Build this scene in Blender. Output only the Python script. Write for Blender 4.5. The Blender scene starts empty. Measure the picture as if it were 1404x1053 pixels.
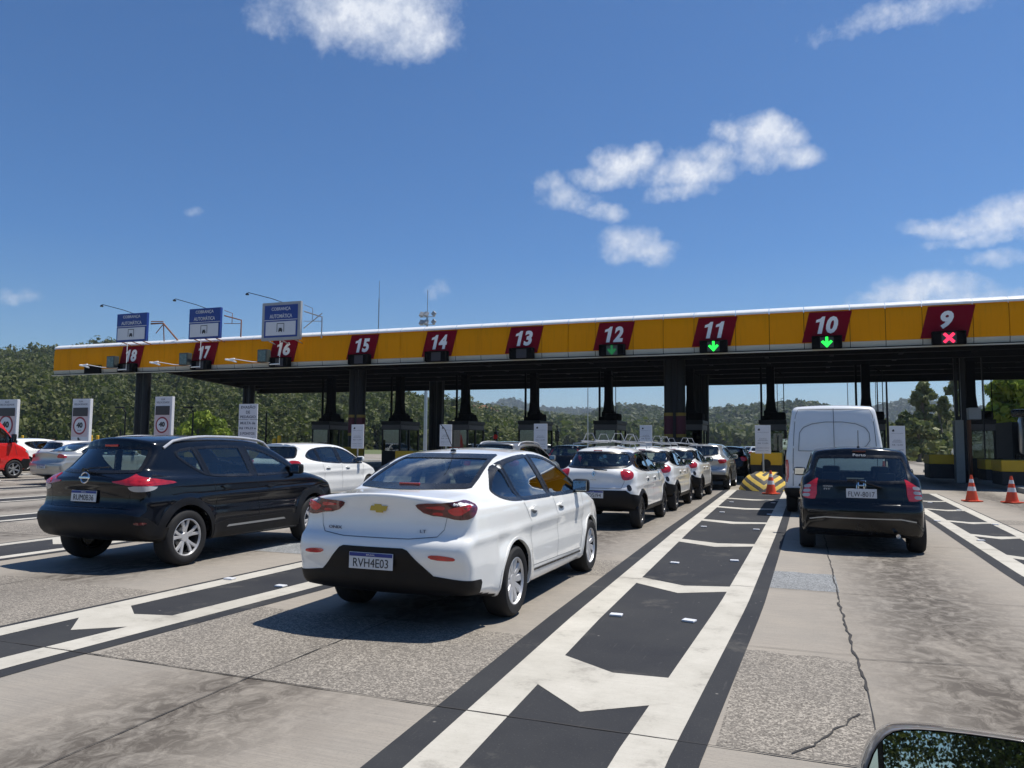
import bpy, bmesh, math, random
import numpy as np
from math import sin, cos, pi, radians, atan, atan2, sqrt
from mathutils import Vector, Matrix
from mathutils.bvhtree import BVHTree
random.seed(7); RNG = np.random.RandomState(7)
SC = bpy.context.scene
COL = SC.collection

# ------------------------------------------------------------------ camera
F = 1040.0; H = 1.52
YAW = radians(20.9); PITCH = atan(82.2/1040); ROLL = radians(.5)
_f = Vector((-sin(YAW)*cos(PITCH), cos(YAW)*cos(PITCH), sin(PITCH)))
_r = Vector((cos(YAW), sin(YAW), 0)); _u = _r.cross(_f)
R_ = _r*cos(ROLL)+_u*sin(ROLL); U_ = -_r*sin(ROLL)+_u*cos(ROLL)
cam = bpy.data.cameras.new('camera'); camo = bpy.data.objects.new('camera', cam); COL.objects.link(camo)
M = Matrix((R_, U_, -_f)).transposed().to_4x4(); M.translation = Vector((0, 0, H)); camo.matrix_world = M
cam.sensor_fit = 'HORIZONTAL'; cam.sensor_width = 36; cam.lens = 36*F/1404
cam.clip_start = .05; cam.clip_end = 9000
SC.camera = camo

def ray(px, py): return _f + R_*((px-702)/F) - U_*((py-526.5)/F)
def G(px, py, z=0.0):
    d = ray(px, py); t = (z-H)/d.z; return Vector((d.x*t, d.y*t, z))
def P(px, py, Y):
    d = ray(px, py); t = Y/d.y; return Vector((d.x*t, Y, d.z*t+H))
def PD(px, py, dist):          # point at a horizontal distance
    d = ray(px, py); t = dist/math.hypot(d.x, d.y); return Vector((d.x*t, d.y*t, d.z*t+H))

# ------------------------------------------------------------------ world, sun, exposure
KX, KY = -.33, -.28            # shadow offset per metre of height
SUN = Vector((-KX, -KY, 1)).normalized()
SC.view_settings.view_transform = 'Standard'; SC.view_settings.look = 'None'
SC.view_settings.exposure = 0.22; SC.view_settings.gamma = 1.0; SC.view_settings.use_curve_mapping = False
sl = bpy.data.lights.new('sun', 'SUN'); sl.energy = 5.0; sl.angle = radians(.53); sl.color = (1, .955, .88)
so = bpy.data.objects.new('sun', sl); COL.objects.link(so); so.rotation_mode = 'QUATERNION'
so.rotation_quaternion = SUN.to_track_quat('Z', 'Y'); so.location = (0, 0, 60)

W = bpy.data.worlds.new('World'); SC.world = W; W.use_nodes = True
NT = W.node_tree; NT.nodes.clear()
class NB:
    """small node-building helper"""
    def __init__(s, nt): s.nt = nt
    def n(s, t, **k):
        o = s.nt.nodes.new(t)
        for a, b in k.items(): setattr(o, a, b)
        return o
    def set(s, sock, v):
        if hasattr(v, 'is_output') or isinstance(v, bpy.types.NodeSocket): s.nt.links.new(v, sock)
        elif v is not None: sock.default_value = v
    def math(s, op, a, b=None, c=None, clamp=False):
        o = s.n('ShaderNodeMath', operation=op, use_clamp=clamp)
        for i, v in enumerate((a, b, c)):
            if v is not None: s.set(o.inputs[i], v)
        return o.outputs[0]
    def vmath(s, op, a, b=None, out=0, scale=None):
        o = s.n('ShaderNodeVectorMath', operation=op); s.set(o.inputs[0], a)
        if b is not None: s.set(o.inputs[1], b)
        if scale is not None: s.set(o.inputs['Scale'], scale)
        return o.outputs[out]
    def noise(s, vec, scale, detail=4, rough=.55, dist=0, out='Fac', dim='3D'):
        o = s.n('ShaderNodeTexNoise', noise_dimensions=dim)
        if vec is not None: s.set(o.inputs['Vector'], vec)
        o.inputs['Scale'].default_value = scale; o.inputs['Detail'].default_value = detail
        o.inputs['Roughness'].default_value = rough; o.inputs['Distortion'].default_value = dist
        return o.outputs[out]
    def voro(s, vec, scale, out='Distance', feat='F1', rnd=1):
        o = s.n('ShaderNodeTexVoronoi', feature=feat)
        if vec is not None: s.set(o.inputs['Vector'], vec)
        o.inputs['Scale'].default_value = scale; o.inputs['Randomness'].default_value = rnd
        return o.outputs[out]
    def mix(s, fac, a, b, mode='MIX'):
        o = s.n('ShaderNodeMix', data_type='RGBA', blend_type=mode)
        s.set(o.inputs[0], fac)
        for i, v in ((6, a), (7, b)):
            if isinstance(v, tuple) and len(v) == 3: v = (*v, 1)
            s.set(o.inputs[i], v)
        return o.outputs[2]
    def ramp(s, fac, lo, hi, a=0., b=1.):
        o = s.n('ShaderNodeMapRange', clamp=True); s.set(o.inputs[0], fac)
        o.inputs[1].default_value = lo; o.inputs[2].default_value = hi
        o.inputs[3].default_value = a; o.inputs[4].default_value = b
        return o.outputs[0]
    def mapping(s, vec, scale=(1, 1, 1), rot=(0, 0, 0), loc=(0, 0, 0)):
        o = s.n('ShaderNodeMapping'); s.set(o.inputs[0], vec)
        o.inputs['Scale'].default_value = scale; o.inputs['Rotation'].default_value = rot; o.inputs['Location'].default_value = loc
        return o.outputs[0]

nb = NB(NT)
sky = nb.n('ShaderNodeTexSky', sky_type='NISHITA'); sky.sun_disc = False
sky.sun_elevation = math.asin(SUN.z); sky.sun_rotation = atan2(SUN.x, SUN.y)
sky.altitude = 700; sky.air_density = 1.0; sky.dust_density = .6; sky.ozone_density = 2.2
tc = nb.n('ShaderNodeTexCoord').outputs['Generated']
wob = nb.noise(tc, 9, 5, .6, out='Color')
wv = nb.vmath('ADD', tc, nb.vmath('SCALE', nb.vmath('SUBTRACT', wob, (.5, .5, .5)), scale=.055))
blobs = [  # px, py, rx, ry (pixels of angular size), weight
 (520, 5, 105, 62, 1.25), (560, 45, 60, 30, 1), (455, 15, 55, 40, .8), (395, 12, 50, 22, .35),
 (1050, 188, 46, 30, 1.2), (1095, 212, 34, 18, .95), (1005, 186, 26, 16, .8), (1060, 212, 50, 16, .8),
 (945, 232, 52, 24, 1), (975, 215, 26, 16, .8), (930, 258, 40, 14, .55), (850, 228, 44, 24, 1.05), (880, 212, 26, 14, .8), (815, 245, 36, 14, .8),
 (775, 272, 40, 15, .85), (825, 288, 28, 12, .8), (752, 255, 18, 12, .6),
 (858, 330, 36, 22, 1), (872, 348, 52, 16, .75), (895, 345, 26, 10, .6),
 (1270, 308, 34, 10, .55), (1330, 308, 60, 15, .75), (1390, 300, 60, 24, .9), (1350, 325, 60, 10, .5),
 (1280, 402, 66, 24, .95), (1290, 418, 110, 16, .8), (1210, 410, 30, 8, .45), (1240, 20, 90, 20, .42), (1290, 0, 60, 16, .4),
 (20, 411, 18, 6, .3), (262, 284, 10, 5, .3), (1380, 352, 40, 8, .25), (605, 401, 12, 8, .3), (700, -260, 200, 60, 1), (1700, 320, 160, 60, 1)]
acc = None
for (px, py, rx, ry, w) in blobs:
    d = ray(px, py).normalized(); e1 = Vector((d.y, -d.x, 0)).normalized(); e2 = d.cross(e1); 
    cc = F/(cos(atan(math.hypot(px-702, py-526)/F)))
    a = nb.math('MULTIPLY', nb.vmath('DOT_PRODUCT', wv, tuple(e1), out=1), cc/rx)
    b0 = nb.math('MULTIPLY', nb.vmath('DOT_PRODUCT', wv, tuple(e2), out=1), cc/ry)
    q = nb.math('ADD', nb.math('MULTIPLY', a, a), nb.math('MULTIPLY', b0, b0))
    q = nb.math('MULTIPLY', nb.math('SUBTRACT', 1.25, q), w)
    # only the hemisphere the blob sits in
    hem = nb.math('GREATER_THAN', nb.vmath('DOT_PRODUCT', tc, tuple(d), out=1), .5)
    q = nb.math('MULTIPLY', nb.math('ADD', q, 2), hem)
    acc = q if acc is None else nb.math('SMOOTH_MAX', acc, q, .3)
acc = nb.math('SUBTRACT', acc, 2)
n1 = nb.noise(tc, 26, 9, .66); n2 = nb.noise(tc, 70, 5, .6); n3 = nb.noise(nb.mapping(tc, loc=(3, 1, 2)), 14, 5, .55)
dens = nb.math('ADD', acc, nb.math('MULTIPLY', nb.math('SUBTRACT', n1, .5), 3.2))
dens = nb.math('ADD', dens, nb.math('MULTIPLY', nb.math('SUBTRACT', n2, .5), .7))
mask = nb.math('MULTIPLY', nb.ramp(dens, -.3, 1.55), .95)
mask = nb.math('POWER', mask, 1.25)
shade = nb.ramp(nb.math('ADD', n3, nb.math('MULTIPLY', mask, .35)), .35, .95)
ccol = nb.mix(shade, (5.4, 6.2, 7.6), (8.8, 9.1, 9.7))
hz = nb.n('ShaderNodeSeparateXYZ'); nb.set(hz.inputs[0], tc)
tint = nb.mix(nb.ramp(hz.outputs[2], 0.0, .24), (.75, .90, .97), (.43, .755, 1.07))
skyc = nb.mix(1.0, sky.outputs[0], tint, 'MULTIPLY')
colr = nb.mix(mask, skyc, ccol)
bg = nb.n('ShaderNodeBackground'); nb.set(bg.inputs[0], colr); bg.inputs[1].default_value = .088
wo = nb.n('ShaderNodeOutputWorld'); NT.links.new(bg.outputs[0], wo.inputs[0])

# ------------------------------------------------------------------ materials
MATS = {}
def newmat(name):
    m = bpy.data.materials.new(name); m.use_nodes = True; nt = m.node_tree; nt.nodes.clear()
    b = NB(nt); p = b.n('ShaderNodeBsdfPrincipled'); o = b.n('ShaderNodeOutputMaterial'); nt.links.new(p.outputs[0], o.inputs[0])
    MATS[name] = m; return m, b, p
def bump(b, p, h, strength=.2, dist=.01):
    u = b.n('ShaderNodeBump'); b.set(u.inputs['Height'], h); u.inputs['Strength'].default_value = strength
    u.inputs['Distance'].default_value = dist; b.set(p.inputs['Normal'], u.outputs[0])
def simple(name, col, rough=.5, metal=0, coat=0, var=.12, vscale=3, bmp=0, spec=.5):
    m, b, p = newmat(name)
    co = b.n('ShaderNodeTexCoord').outputs['Object']
    n = b.noise(co, vscale, 5, .6)
    k1 = tuple(c*(1-var) for c in col); k2 = tuple(min(c*(1+var), 1) for c in col)
    b.set(p.inputs['Base Color'], b.mix(n, k1, k2))
    b.set(p.inputs['Roughness'], b.ramp(b.noise(co, vscale*2.3, 4), .3, .7, max(rough-.06, .02), min(rough+.08, 1)))
    p.inputs['Metallic'].default_value = metal; p.inputs['Coat Weight'].default_value = coat
    p.inputs['Coat Roughness'].default_value = .04; p.inputs['Specular IOR Level'].default_value = spec
    if bmp: bump(b, p, b.noise(co, vscale*12, 4), bmp, .004)
    return m
def paint(name, col, dust=.06, metal=0, rough=.28, coat=1.0):
    m, b, p = newmat(name); co = b.n('ShaderNodeTexCoord').outputs['Object']
    sx = b.n('ShaderNodeSeparateXYZ'); b.set(sx.inputs[0], co)
    low = b.ramp(sx.outputs[2], .75, .2, 0, 1)
    d = b.math('MULTIPLY', b.math('ADD', b.math('MULTIPLY', low, .8), .2), b.ramp(b.noise(co, 5, 6, .65), .35, .75))
    b.set(p.inputs['Base Color'], b.mix(b.math('MULTIPLY', d, dust*4), col, (.30, .26, .21)))
    b.set(p.inputs['Roughness'], b.math('ADD', b.math('MULTIPLY', d, .25), rough))
    p.inputs['Metallic'].default_value = metal; p.inputs['Coat Weight'].default_value = coat; p.inputs['Specular IOR Level'].default_value = .5 if coat == 1 else .25
    b.set(p.inputs['Coat Roughness'], b.math('ADD', b.math('MULTIPLY', d, .12), .03))
    return m
def glass(name, tint, refl=1.0):
    m = bpy.data.materials.new(name); m.use_nodes = True; nt = m.node_tree; nt.nodes.clear(); b = NB(nt)
    t = b.n('ShaderNodeBsdfTransparent'); t.inputs[0].default_value = (*tint, 1)
    g = b.n('ShaderNodeBsdfGlossy'); g.inputs['Roughness'].default_value = .015; g.inputs[0].default_value = (.9, .95, 1, 1)
    ge = b.n('ShaderNodeNewGeometry'); cs = b.math('ABSOLUTE', b.vmath('DOT_PRODUCT', ge.outputs['Incoming'], ge.outputs['Normal'], out=1))
    fr = b.math('ADD', .055, b.math('MULTIPLY', b.math('POWER', b.math('SUBTRACT', 1, cs), 5), .9))
    mx = b.n('ShaderNodeMixShader'); b.set(mx.inputs[0], b.math('MULTIPLY', fr, refl, clamp=True))
    nt.links.new(t.outputs[0], mx.inputs[1]); nt.links.new(g.outputs[0], mx.inputs[2])
    o = b.n('ShaderNodeOutputMaterial'); nt.links.new(mx.outputs[0], o.inputs[0]); MATS[name] = m; return m
def emit(name, col, st, body=(.02, .02, .02)):
    m, b, p = newmat(name); p.inputs['Base Color'].default_value = (*body, 1)
    p.inputs['Emission Color'].default_value = (*col, 1); p.inputs['Emission Strength'].default_value = st
    p.inputs['Roughness'].default_value = .4; return m

white_paint = paint('white_paint', (.86, .855, .82), .03)
white_paint2 = paint('white_paint_dusty', (.78, .775, .75), .08)
black_paint = paint('black_paint', (.0025, .0027, .0035), .003, rough=.15, coat=.55)
navy_black = paint('blue_black_paint', (.002, .003, .006), .003, rough=.15, coat=.55)
silver_paint = paint('silver_paint', (.42, .42, .40), .05, metal=.55, rough=.3)
grey_paint = paint('grey_paint', (.20, .20, .19), .05, metal=.4, rough=.3)
red_paint = paint('red_paint', (.62, .012, .010), .03)
beige_paint = paint('beige_paint', (.15, .128, .105), .05, metal=.1, rough=.4)
black_plastic = simple('black_plastic', (.0055, .0055, .0065), .5, bmp=.1, spec=.28)
dark_trim = simple('dark_trim', (.008, .008, .009), .25)
rubber = simple('rubber', (.016, .016, .017), .75, bmp=.2, spec=.3)
alloy = simple('alloy', (.55, .55, .56), .38, metal=.5)
steel = simple('steel', (.42, .43, .44), .35, metal=.8)
black_rim = simple('black_rim', (.02, .02, .022), .25)
chrome = simple('chrome', (.75, .75, .76), .12, metal=1)
gold = simple('gold', (.55, .34, .06), .3, metal=.7)
seatm = simple('seat_cloth', (.022, .023, .026), .85)
lining = simple('cabin_lining', (.028, .028, .030), .8)
seam = simple('seam_dark', (.03, .03, .032), .6)
seam_soft = simple('seam_grey', (.16, .165, .17), .6)
clear_lens = simple('clear_lens', (.40, .39, .39), .15, coat=1)
plate_white = simple('plate_white', (.62, .63, .64), .35, var=.08, vscale=30)
plate_blue = simple('plate_blue', (.010, .03, .22), .35)
ink = simple('ink', (.02, .02, .025), .5)
grey_ink = simple('grey_ink', (.12, .13, .16), .5)
tint_glass = glass('dark_glass', (.34, .40, .39), 1.8)
mid_glass = glass('car_glass', (.68, .78, .74), 1.6)
def lens(name, c1, c2, em=0):
    m, b, p = newmat(name); co = b.n('ShaderNodeTexCoord').outputs['Object']
    w = b.n('ShaderNodeTexWave', bands_direction='Z'); b.set(w.inputs[0], co); w.inputs['Scale'].default_value = 9
    v = b.noise(co, 13, 3)
    b.set(p.inputs['Base Color'], b.mix(b.math('MULTIPLY', b.math('ADD', b.math('MULTIPLY', w.outputs[1], .35), .55), b.ramp(v, .25, .6)), c1, c2))
    p.inputs['Roughness'].default_value = .12; p.inputs['Coat Weight'].default_value = 1
    if em: p.inputs['Emission Color'].default_value = (1, .03, .02, 1); p.inputs['Emission Strength'].default_value = em
    return m
red_lens = lens('red_lens', (.16, .004, .008), (.48, .010, .014), .03)
red_lit = lens('red_lit', (.30, .004, .010), (.58, .015, .025), .04)
dark_lens = lens('dark_lens', (.035, .004, .006), (.16, .012, .014))

def concrete():
    m, b, p = newmat('concrete_pavement'); co = b.n('ShaderNodeTexCoord').outputs['Object']
    sx = b.n('ShaderNodeSeparateXYZ'); b.set(sx.inputs[0], co)
    big = b.noise(co, .35, 5, .6); med = b.noise(co, 2.2, 6, .65); fine = b.noise(co, 60, 4, .7)
    brush = b.noise(b.mapping(co, (2.5, 70, 1)), 1, 3, .6)
    # one tone per slab
    u = b.math('FLOOR', b.math('DIVIDE', b.math('ADD', sx.outputs[0], 30.13), 4.35)); v = b.math('FLOOR', b.math('DIVIDE', b.math('ADD', sx.outputs[1], .5), 4.6))
    wn = b.n('ShaderNodeTexWhiteNoise', noise_dimensions='2D'); cb = b.n('ShaderNodeCombineXYZ'); b.set(cb.inputs[0], u); b.set(cb.inputs[1], v); b.set(wn.inputs[0], cb.outputs[0])
    c = b.mix(b.ramp(big, .3, .7), (.345, .303, .250), (.290, .267, .232))
    c = b.mix(b.math('MULTIPLY', wn.outputs[0], .45), c, (.215, .20, .178))
    c = b.mix(b.math('MULTIPLY', b.ramp(med, .4, .75), .35), c, (.40, .35, .285))
    c = b.mix(b.math('MULTIPLY', b.ramp(brush, .4, .65), .32), c, (.17, .155, .14))
    c = b.mix(b.math('MULTIPLY', b.ramp(fine, .5, .8), .5), c, (.14, .13, .12))
    # oil and tyre stains along the middle of each lane
    lx = b.math('PINGPONG', b.math('ADD', sx.outputs[0], 3.25+4.35*20), 2.175)
    g = b.math('POWER', 2.718, b.math('MULTIPLY', b.math('POWER', b.math('DIVIDE', lx, .68), 2), -1))
    st = b.noise(b.mapping(co, (1.6, .42, 1)), 1.3, 7, .68, .6)
    blot = b.noise(b.mapping(co, (1.0, .8, 1)), 7, 5, .7, 1.0)
    sm = b.math('MULTIPLY', b.math('MULTIPLY', g, b.ramp(st, .22, .46)), b.ramp(blot, .32, .58, .25, 1))
    c = b.mix(b.math('MULTIPLY', sm, .93), c, (.068, .057, .047))
    spots = b.ramp(b.voro(co, 3.3), .0, .085, 1, 0); spots = b.math('MULTIPLY', spots, b.ramp(b.noise(co, 1.7, 2), .5, .62))
    c = b.mix(b.math('MULTIPLY', spots, .7), c, (.05, .045, .04))
    b.set(p.inputs['Base Color'], c); p.inputs['Roughness'].default_value = .88; p.inputs['Specular IOR Level'].default_value = .25
    bump(b, p, b.math('ADD', b.math('MULTIPLY', brush, .5), fine), .35, .004); return m
concrete_m = concrete()
def coarse(name, a, c2, d):
    m, b, p = newmat(name); co = b.n('ShaderNodeTexCoord').outputs['Object']
    n0 = b.noise(co, 75, 3, .75); v = b.voro(co, 62, 'Color'); sp = b.n('ShaderNodeSeparateColor'); b.set(sp.inputs[0], v)
    c = b.mix(b.ramp(sp.outputs[0], .2, .85), a, c2); c = b.mix(b.ramp(n0, .48, .62), c, d)
    big = b.noise(co, 1.2, 5, .6); c = b.mix(b.math('MULTIPLY', b.ramp(big, .35, .75), .35), c, (.12, .11, .10))
    sx = b.n('ShaderNodeSeparateXYZ'); b.set(sx.inputs[0], co)
    lx = b.math('PINGPONG', b.math('ADD', sx.outputs[0], 3.25+4.35*20), 2.175)
    g = b.math('POWER', 2.718, b.math('MULTIPLY', b.math('POWER', b.math('DIVIDE', lx, .55), 2), -1))
    st = b.noise(b.mapping(co, (1.6, .42, 1)), 1.3, 7, .68, .6)
    c = b.mix(b.math('MULTIPLY', b.math('MULTIPLY', g, b.ramp(st, .4, .7)), .6), c, (.09, .08, .07))
    b.set(p.inputs['Base Color'], c); p.inputs['Roughness'].default_value = .9; p.inputs['Specular IOR Level'].default_value = .25
    bump(b, p, n0, .7, .006); return m
coarse_m = coarse('coarse_aggregate', (.19, .17, .145), (.40, .36, .305), (.085, .075, .063))
coarse_b = coarse('coarse_aggregate_blue', (.19, .20, .205), (.38, .39, .39), (.09, .095, .10))
def blackpaint():
    m, b, p = newmat('black_road_paint'); co = b.n('ShaderNodeTexCoord').outputs['Object']
    n0 = b.noise(co, .8, 6, .65); f = b.noise(co, 90, 3, .7); sc = b.noise(b.mapping(co, (30, 2, 1)), 1, 4, .7)
    c = b.mix(b.ramp(n0, .35, .75), (.024, .025, .029), (.044, .045, .047)); c = b.mix(b.math('MULTIPLY', b.ramp(f, .6, .8), .5), c, (.14, .135, .12))
    wear = b.math('MULTIPLY', b.ramp(b.noise(co, 1.1, 7, .72), .58, .72), .5)
    c = b.mix(wear, c, (.15, .14, .12)); c = b.mix(b.math('MULTIPLY', b.ramp(sc, .62, .75), .25), c, (.16, .15, .14))
    chips = b.math('MULTIPLY', b.ramp(b.voro(co, 7), .0, .09, 1, 0), b.ramp(b.noise(co, 2.3, 2), .46, .56))
    c = b.mix(b.math('MULTIPLY', chips, .8), c, (.40, .38, .34))
    b.set(p.inputs['Base Color'], c); b.set(p.inputs['Roughness'], b.ramp(n0, .3, .7, .75, .9)); p.inputs['Specular IOR Level'].default_value = .2; bump(b, p, f, .3, .003); return m
blackroad_m = blackpaint()
def whiteroad():
    m, b, p = newmat('white_road_paint'); co = b.n('ShaderNodeTexCoord').outputs['Object']
    n0 = b.noise(co, 1.3, 7, .7); f = b.noise(co, 80, 3, .7); br = b.noise(b.mapping(co, (3, 60, 1)), 1, 3, .6)
    c = b.mix(b.ramp(n0, .3, .7), (.53, .50, .435), (.37, .345, .29)); c = b.mix(b.math('MULTIPLY', b.ramp(f, .58, .75), .45), c, (.25, .23, .20))
    c = b.mix(b.math('MULTIPLY', b.ramp(br, .52, .7), .3), c, (.34, .31, .27))
    wear = b.ramp(b.noise(co, 2.6, 8, .78), .55, .68); c = b.mix(b.math('MULTIPLY', wear, .65), c, (.24, .22, .19))
    chips = b.math('MULTIPLY', b.ramp(b.voro(co, 4.5), .0, .075, 1, 0), b.ramp(b.noise(co, 2.0, 2), .5, .6))
    c = b.mix(b.math('MULTIPLY', chips, .85), c, (.06, .055, .05))
    b.set(p.inputs['Base Color'], c); p.inputs['Roughness'].default_value = .7; bump(b, p, f, .3, .003); return m
whiteroad_m = whiteroad()
crack_m = simple('crack', (.035, .032, .03), .9)
def leafmat(name, a, c2, hue=.0):
    m, b, p = newmat(name); co = b.n('ShaderNodeTexCoord').outputs['Object']
    g = b.n('ShaderNodeNewGeometry').outputs['Random Per Island']
    n0 = b.noise(co, .035, 4, .6); n2 = b.noise(co, .22, 3, .6)
    c = b.mix(b.ramp(b.math('ADD', b.math('MULTIPLY', g, .45), b.math('MULTIPLY', n0, .55)), .25, .8), a, c2)
    c = b.mix(b.math('MULTIPLY', b.ramp(n2, .5, .72), .45), c, (c2[0]*1.5, c2[1]*1.25, c2[2]*1.1))
    b.set(p.inputs['Base Color'], c); p.inputs['Roughness'].default_value = .6; p.inputs['Specular IOR Level'].default_value = .25
    t = b.n('ShaderNodeBsdfTranslucent'); b.set(t.inputs[0], b.mix(.5, c, (.10, .16, .02)))
    mx = b.n('ShaderNodeMixShader'); mx.inputs[0].default_value = .28
    m.node_tree.links.new(p.outputs[0], mx.inputs[1]); m.node_tree.links.new(t.outputs[0], mx.inputs[2])
    o = [n for n in m.node_tree.nodes if n.type == 'OUTPUT_MATERIAL'][0]; m.node_tree.links.new(mx.outputs[0], o.inputs[0]); return m
leaf_hill = leafmat('leaf_hill', (.036, .053, .014), (.112, .122, .030))
leaf_far = leafmat('leaf_far', (.034, .050, .018), (.078, .094, .034))
leaf_bright = leafmat('leaf_bright', (.12, .18, .018), (.27, .33, .03))
leaf_euc = leafmat('leaf_eucalypt', (.11, .13, .055), (.26, .27, .12))
bark = simple('bark', (.16, .13, .10), .9, bmp=.4)
soil = simple('hill_soil', (.055, .060, .028), .95, var=.3, vscale=.05)
grass = simple('grass_ground', (.09, .11, .035), .95, var=.35, vscale=.2)
fascia_y, _b, _p = newmat('fascia_yellow'); _co = _b.n('ShaderNodeTexCoord').outputs['Object']
_c = _b.mix(_b.noise(_co, .5, 4), (.78, .285, .001), (.86, .325, .002)); _s = _b.ramp(_b.noise(_b.mapping(_co, (9, 9, .5)), 1, 6, .7), .52, .8)
_c = _b.mix(_b.math('MULTIPLY', _s, .45), _c, (.42, .17, .008)); _b.set(_p.inputs['Base Color'], _c); _p.inputs['Roughness'].default_value = .6; _p.inputs['Specular IOR Level'].default_value = .06
fascia_w = simple('fascia_white', (.74, .75, .75), .3, var=.06, vscale=1)
fascia_cream = simple('fascia_cream', (.50, .48, .40), .5, var=.15, vscale=1.5)
wine = simple('wine_panel', (.20, .003, .014), .6, var=.1, spec=.06)
digit_w = simple('digit_white', (.90, .90, .88), .5, var=.08)
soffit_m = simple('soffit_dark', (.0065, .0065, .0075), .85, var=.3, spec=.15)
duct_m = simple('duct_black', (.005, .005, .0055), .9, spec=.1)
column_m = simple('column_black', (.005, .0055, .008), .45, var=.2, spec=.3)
sleeve_wine = simple('sleeve_wine', (.07, .003, .016), .6)  # darker wine than the number panels: canopy shade put into the colour
sleeve_yellow = simple('sleeve_yellow', (.25, .17, .03), .7)  # dimmed yellow, canopy shade put into the colour
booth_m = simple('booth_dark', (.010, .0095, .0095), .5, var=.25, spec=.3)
booth_band = simple('booth_band', (.10, .09, .088), .5)
barrier_y = simple('barrier_yellow', (.62, .36, .012), .6, var=.15, bmp=.15)
barrier_k = simple('barrier_black', (.018, .018, .018), .7, var=.2, bmp=.15)
conc_grey = simple('concrete_grey', (.26, .26, .24), .85, var=.2, bmp=.3)
sign_white = simple('sign_white', (.66, .67, .70), .4, var=.07, vscale=2)
sign_grey = simple('sign_grey', (.36, .37, .38), .45)
sign_blue = simple('sign_blue', (.012, .045, .25), .4)
sign_pink = simple('sign_pale_pink', (.62, .50, .51), .4, var=.05)
sign_red = simple('sign_red', (.28, .012, .03), .45)
led_panel = simple('led_panel', (.03, .022, .028), .4, var=.3, vscale=20)
cone_o = simple('cone_orange', (.72, .075, .018), .5, var=.12)
cone_w = simple('cone_white', (.68, .67, .66), .45)
cam_box = simple('camera_box', (.05, .06, .055), .4)
screen_g = simple('screen_green', (.10, .15, .14), .25)
orange_roof = simple('orange_roof', (.42, .17, .08), .8)
house_wall = simple('house_wall', (.50, .38, .28), .8)
green_led = emit('green_led', (.02, 1, .08), 1.5); dim_led = emit('dim_green_led', (.02, .5, .12), .22)
red_led = emit('red_led', (1, .03, .10), 1.5)
brick = simple('rust_brick', (.25, .11, .06), .8)
mirror_m, _b, _p = newmat('mirror_glass'); _p.inputs['Metallic'].default_value = 1; _p.inputs['Roughness'].default_value = .01; _p.inputs['Base Color'].default_value = (.62, .66, .66, 1)

# ------------------------------------------------------------------ object helpers
def tag(o, label=None, cat=None, group=None, kind=None):
    if label: o['label'] = label
    if cat: o['category'] = cat
    if group: o['group'] = group
    if kind: o['kind'] = kind
    return o
def empty(name, loc=(0, 0, 0), rz=0, label=None, cat=None, group=None):
    o = bpy.data.objects.new(name, None); COL.objects.link(o); o.location = loc; o.rotation_euler = (0, 0, rz)
    o.empty_display_size = .3; return tag(o, label, cat, group)
def mk(name, V, Fc, mats, parent=None, smooth=False, mi=None, link=True):
    me = bpy.data.meshes.new(name); me.from_pydata([tuple(v) for v in V], [], Fc)
    for m in (mats if isinstance(mats, (list, tuple)) else [mats]): me.materials.append(m)
    if mi is not None: me.polygons.foreach_set('material_index', mi)
    if smooth: me.polygons.foreach_set('use_smooth', [True]*len(me.polygons))
    me.update(); o = bpy.data.objects.new(name, me)
    if link: COL.objects.link(o)
    if parent is not None: o.parent = parent
    return o
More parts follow.
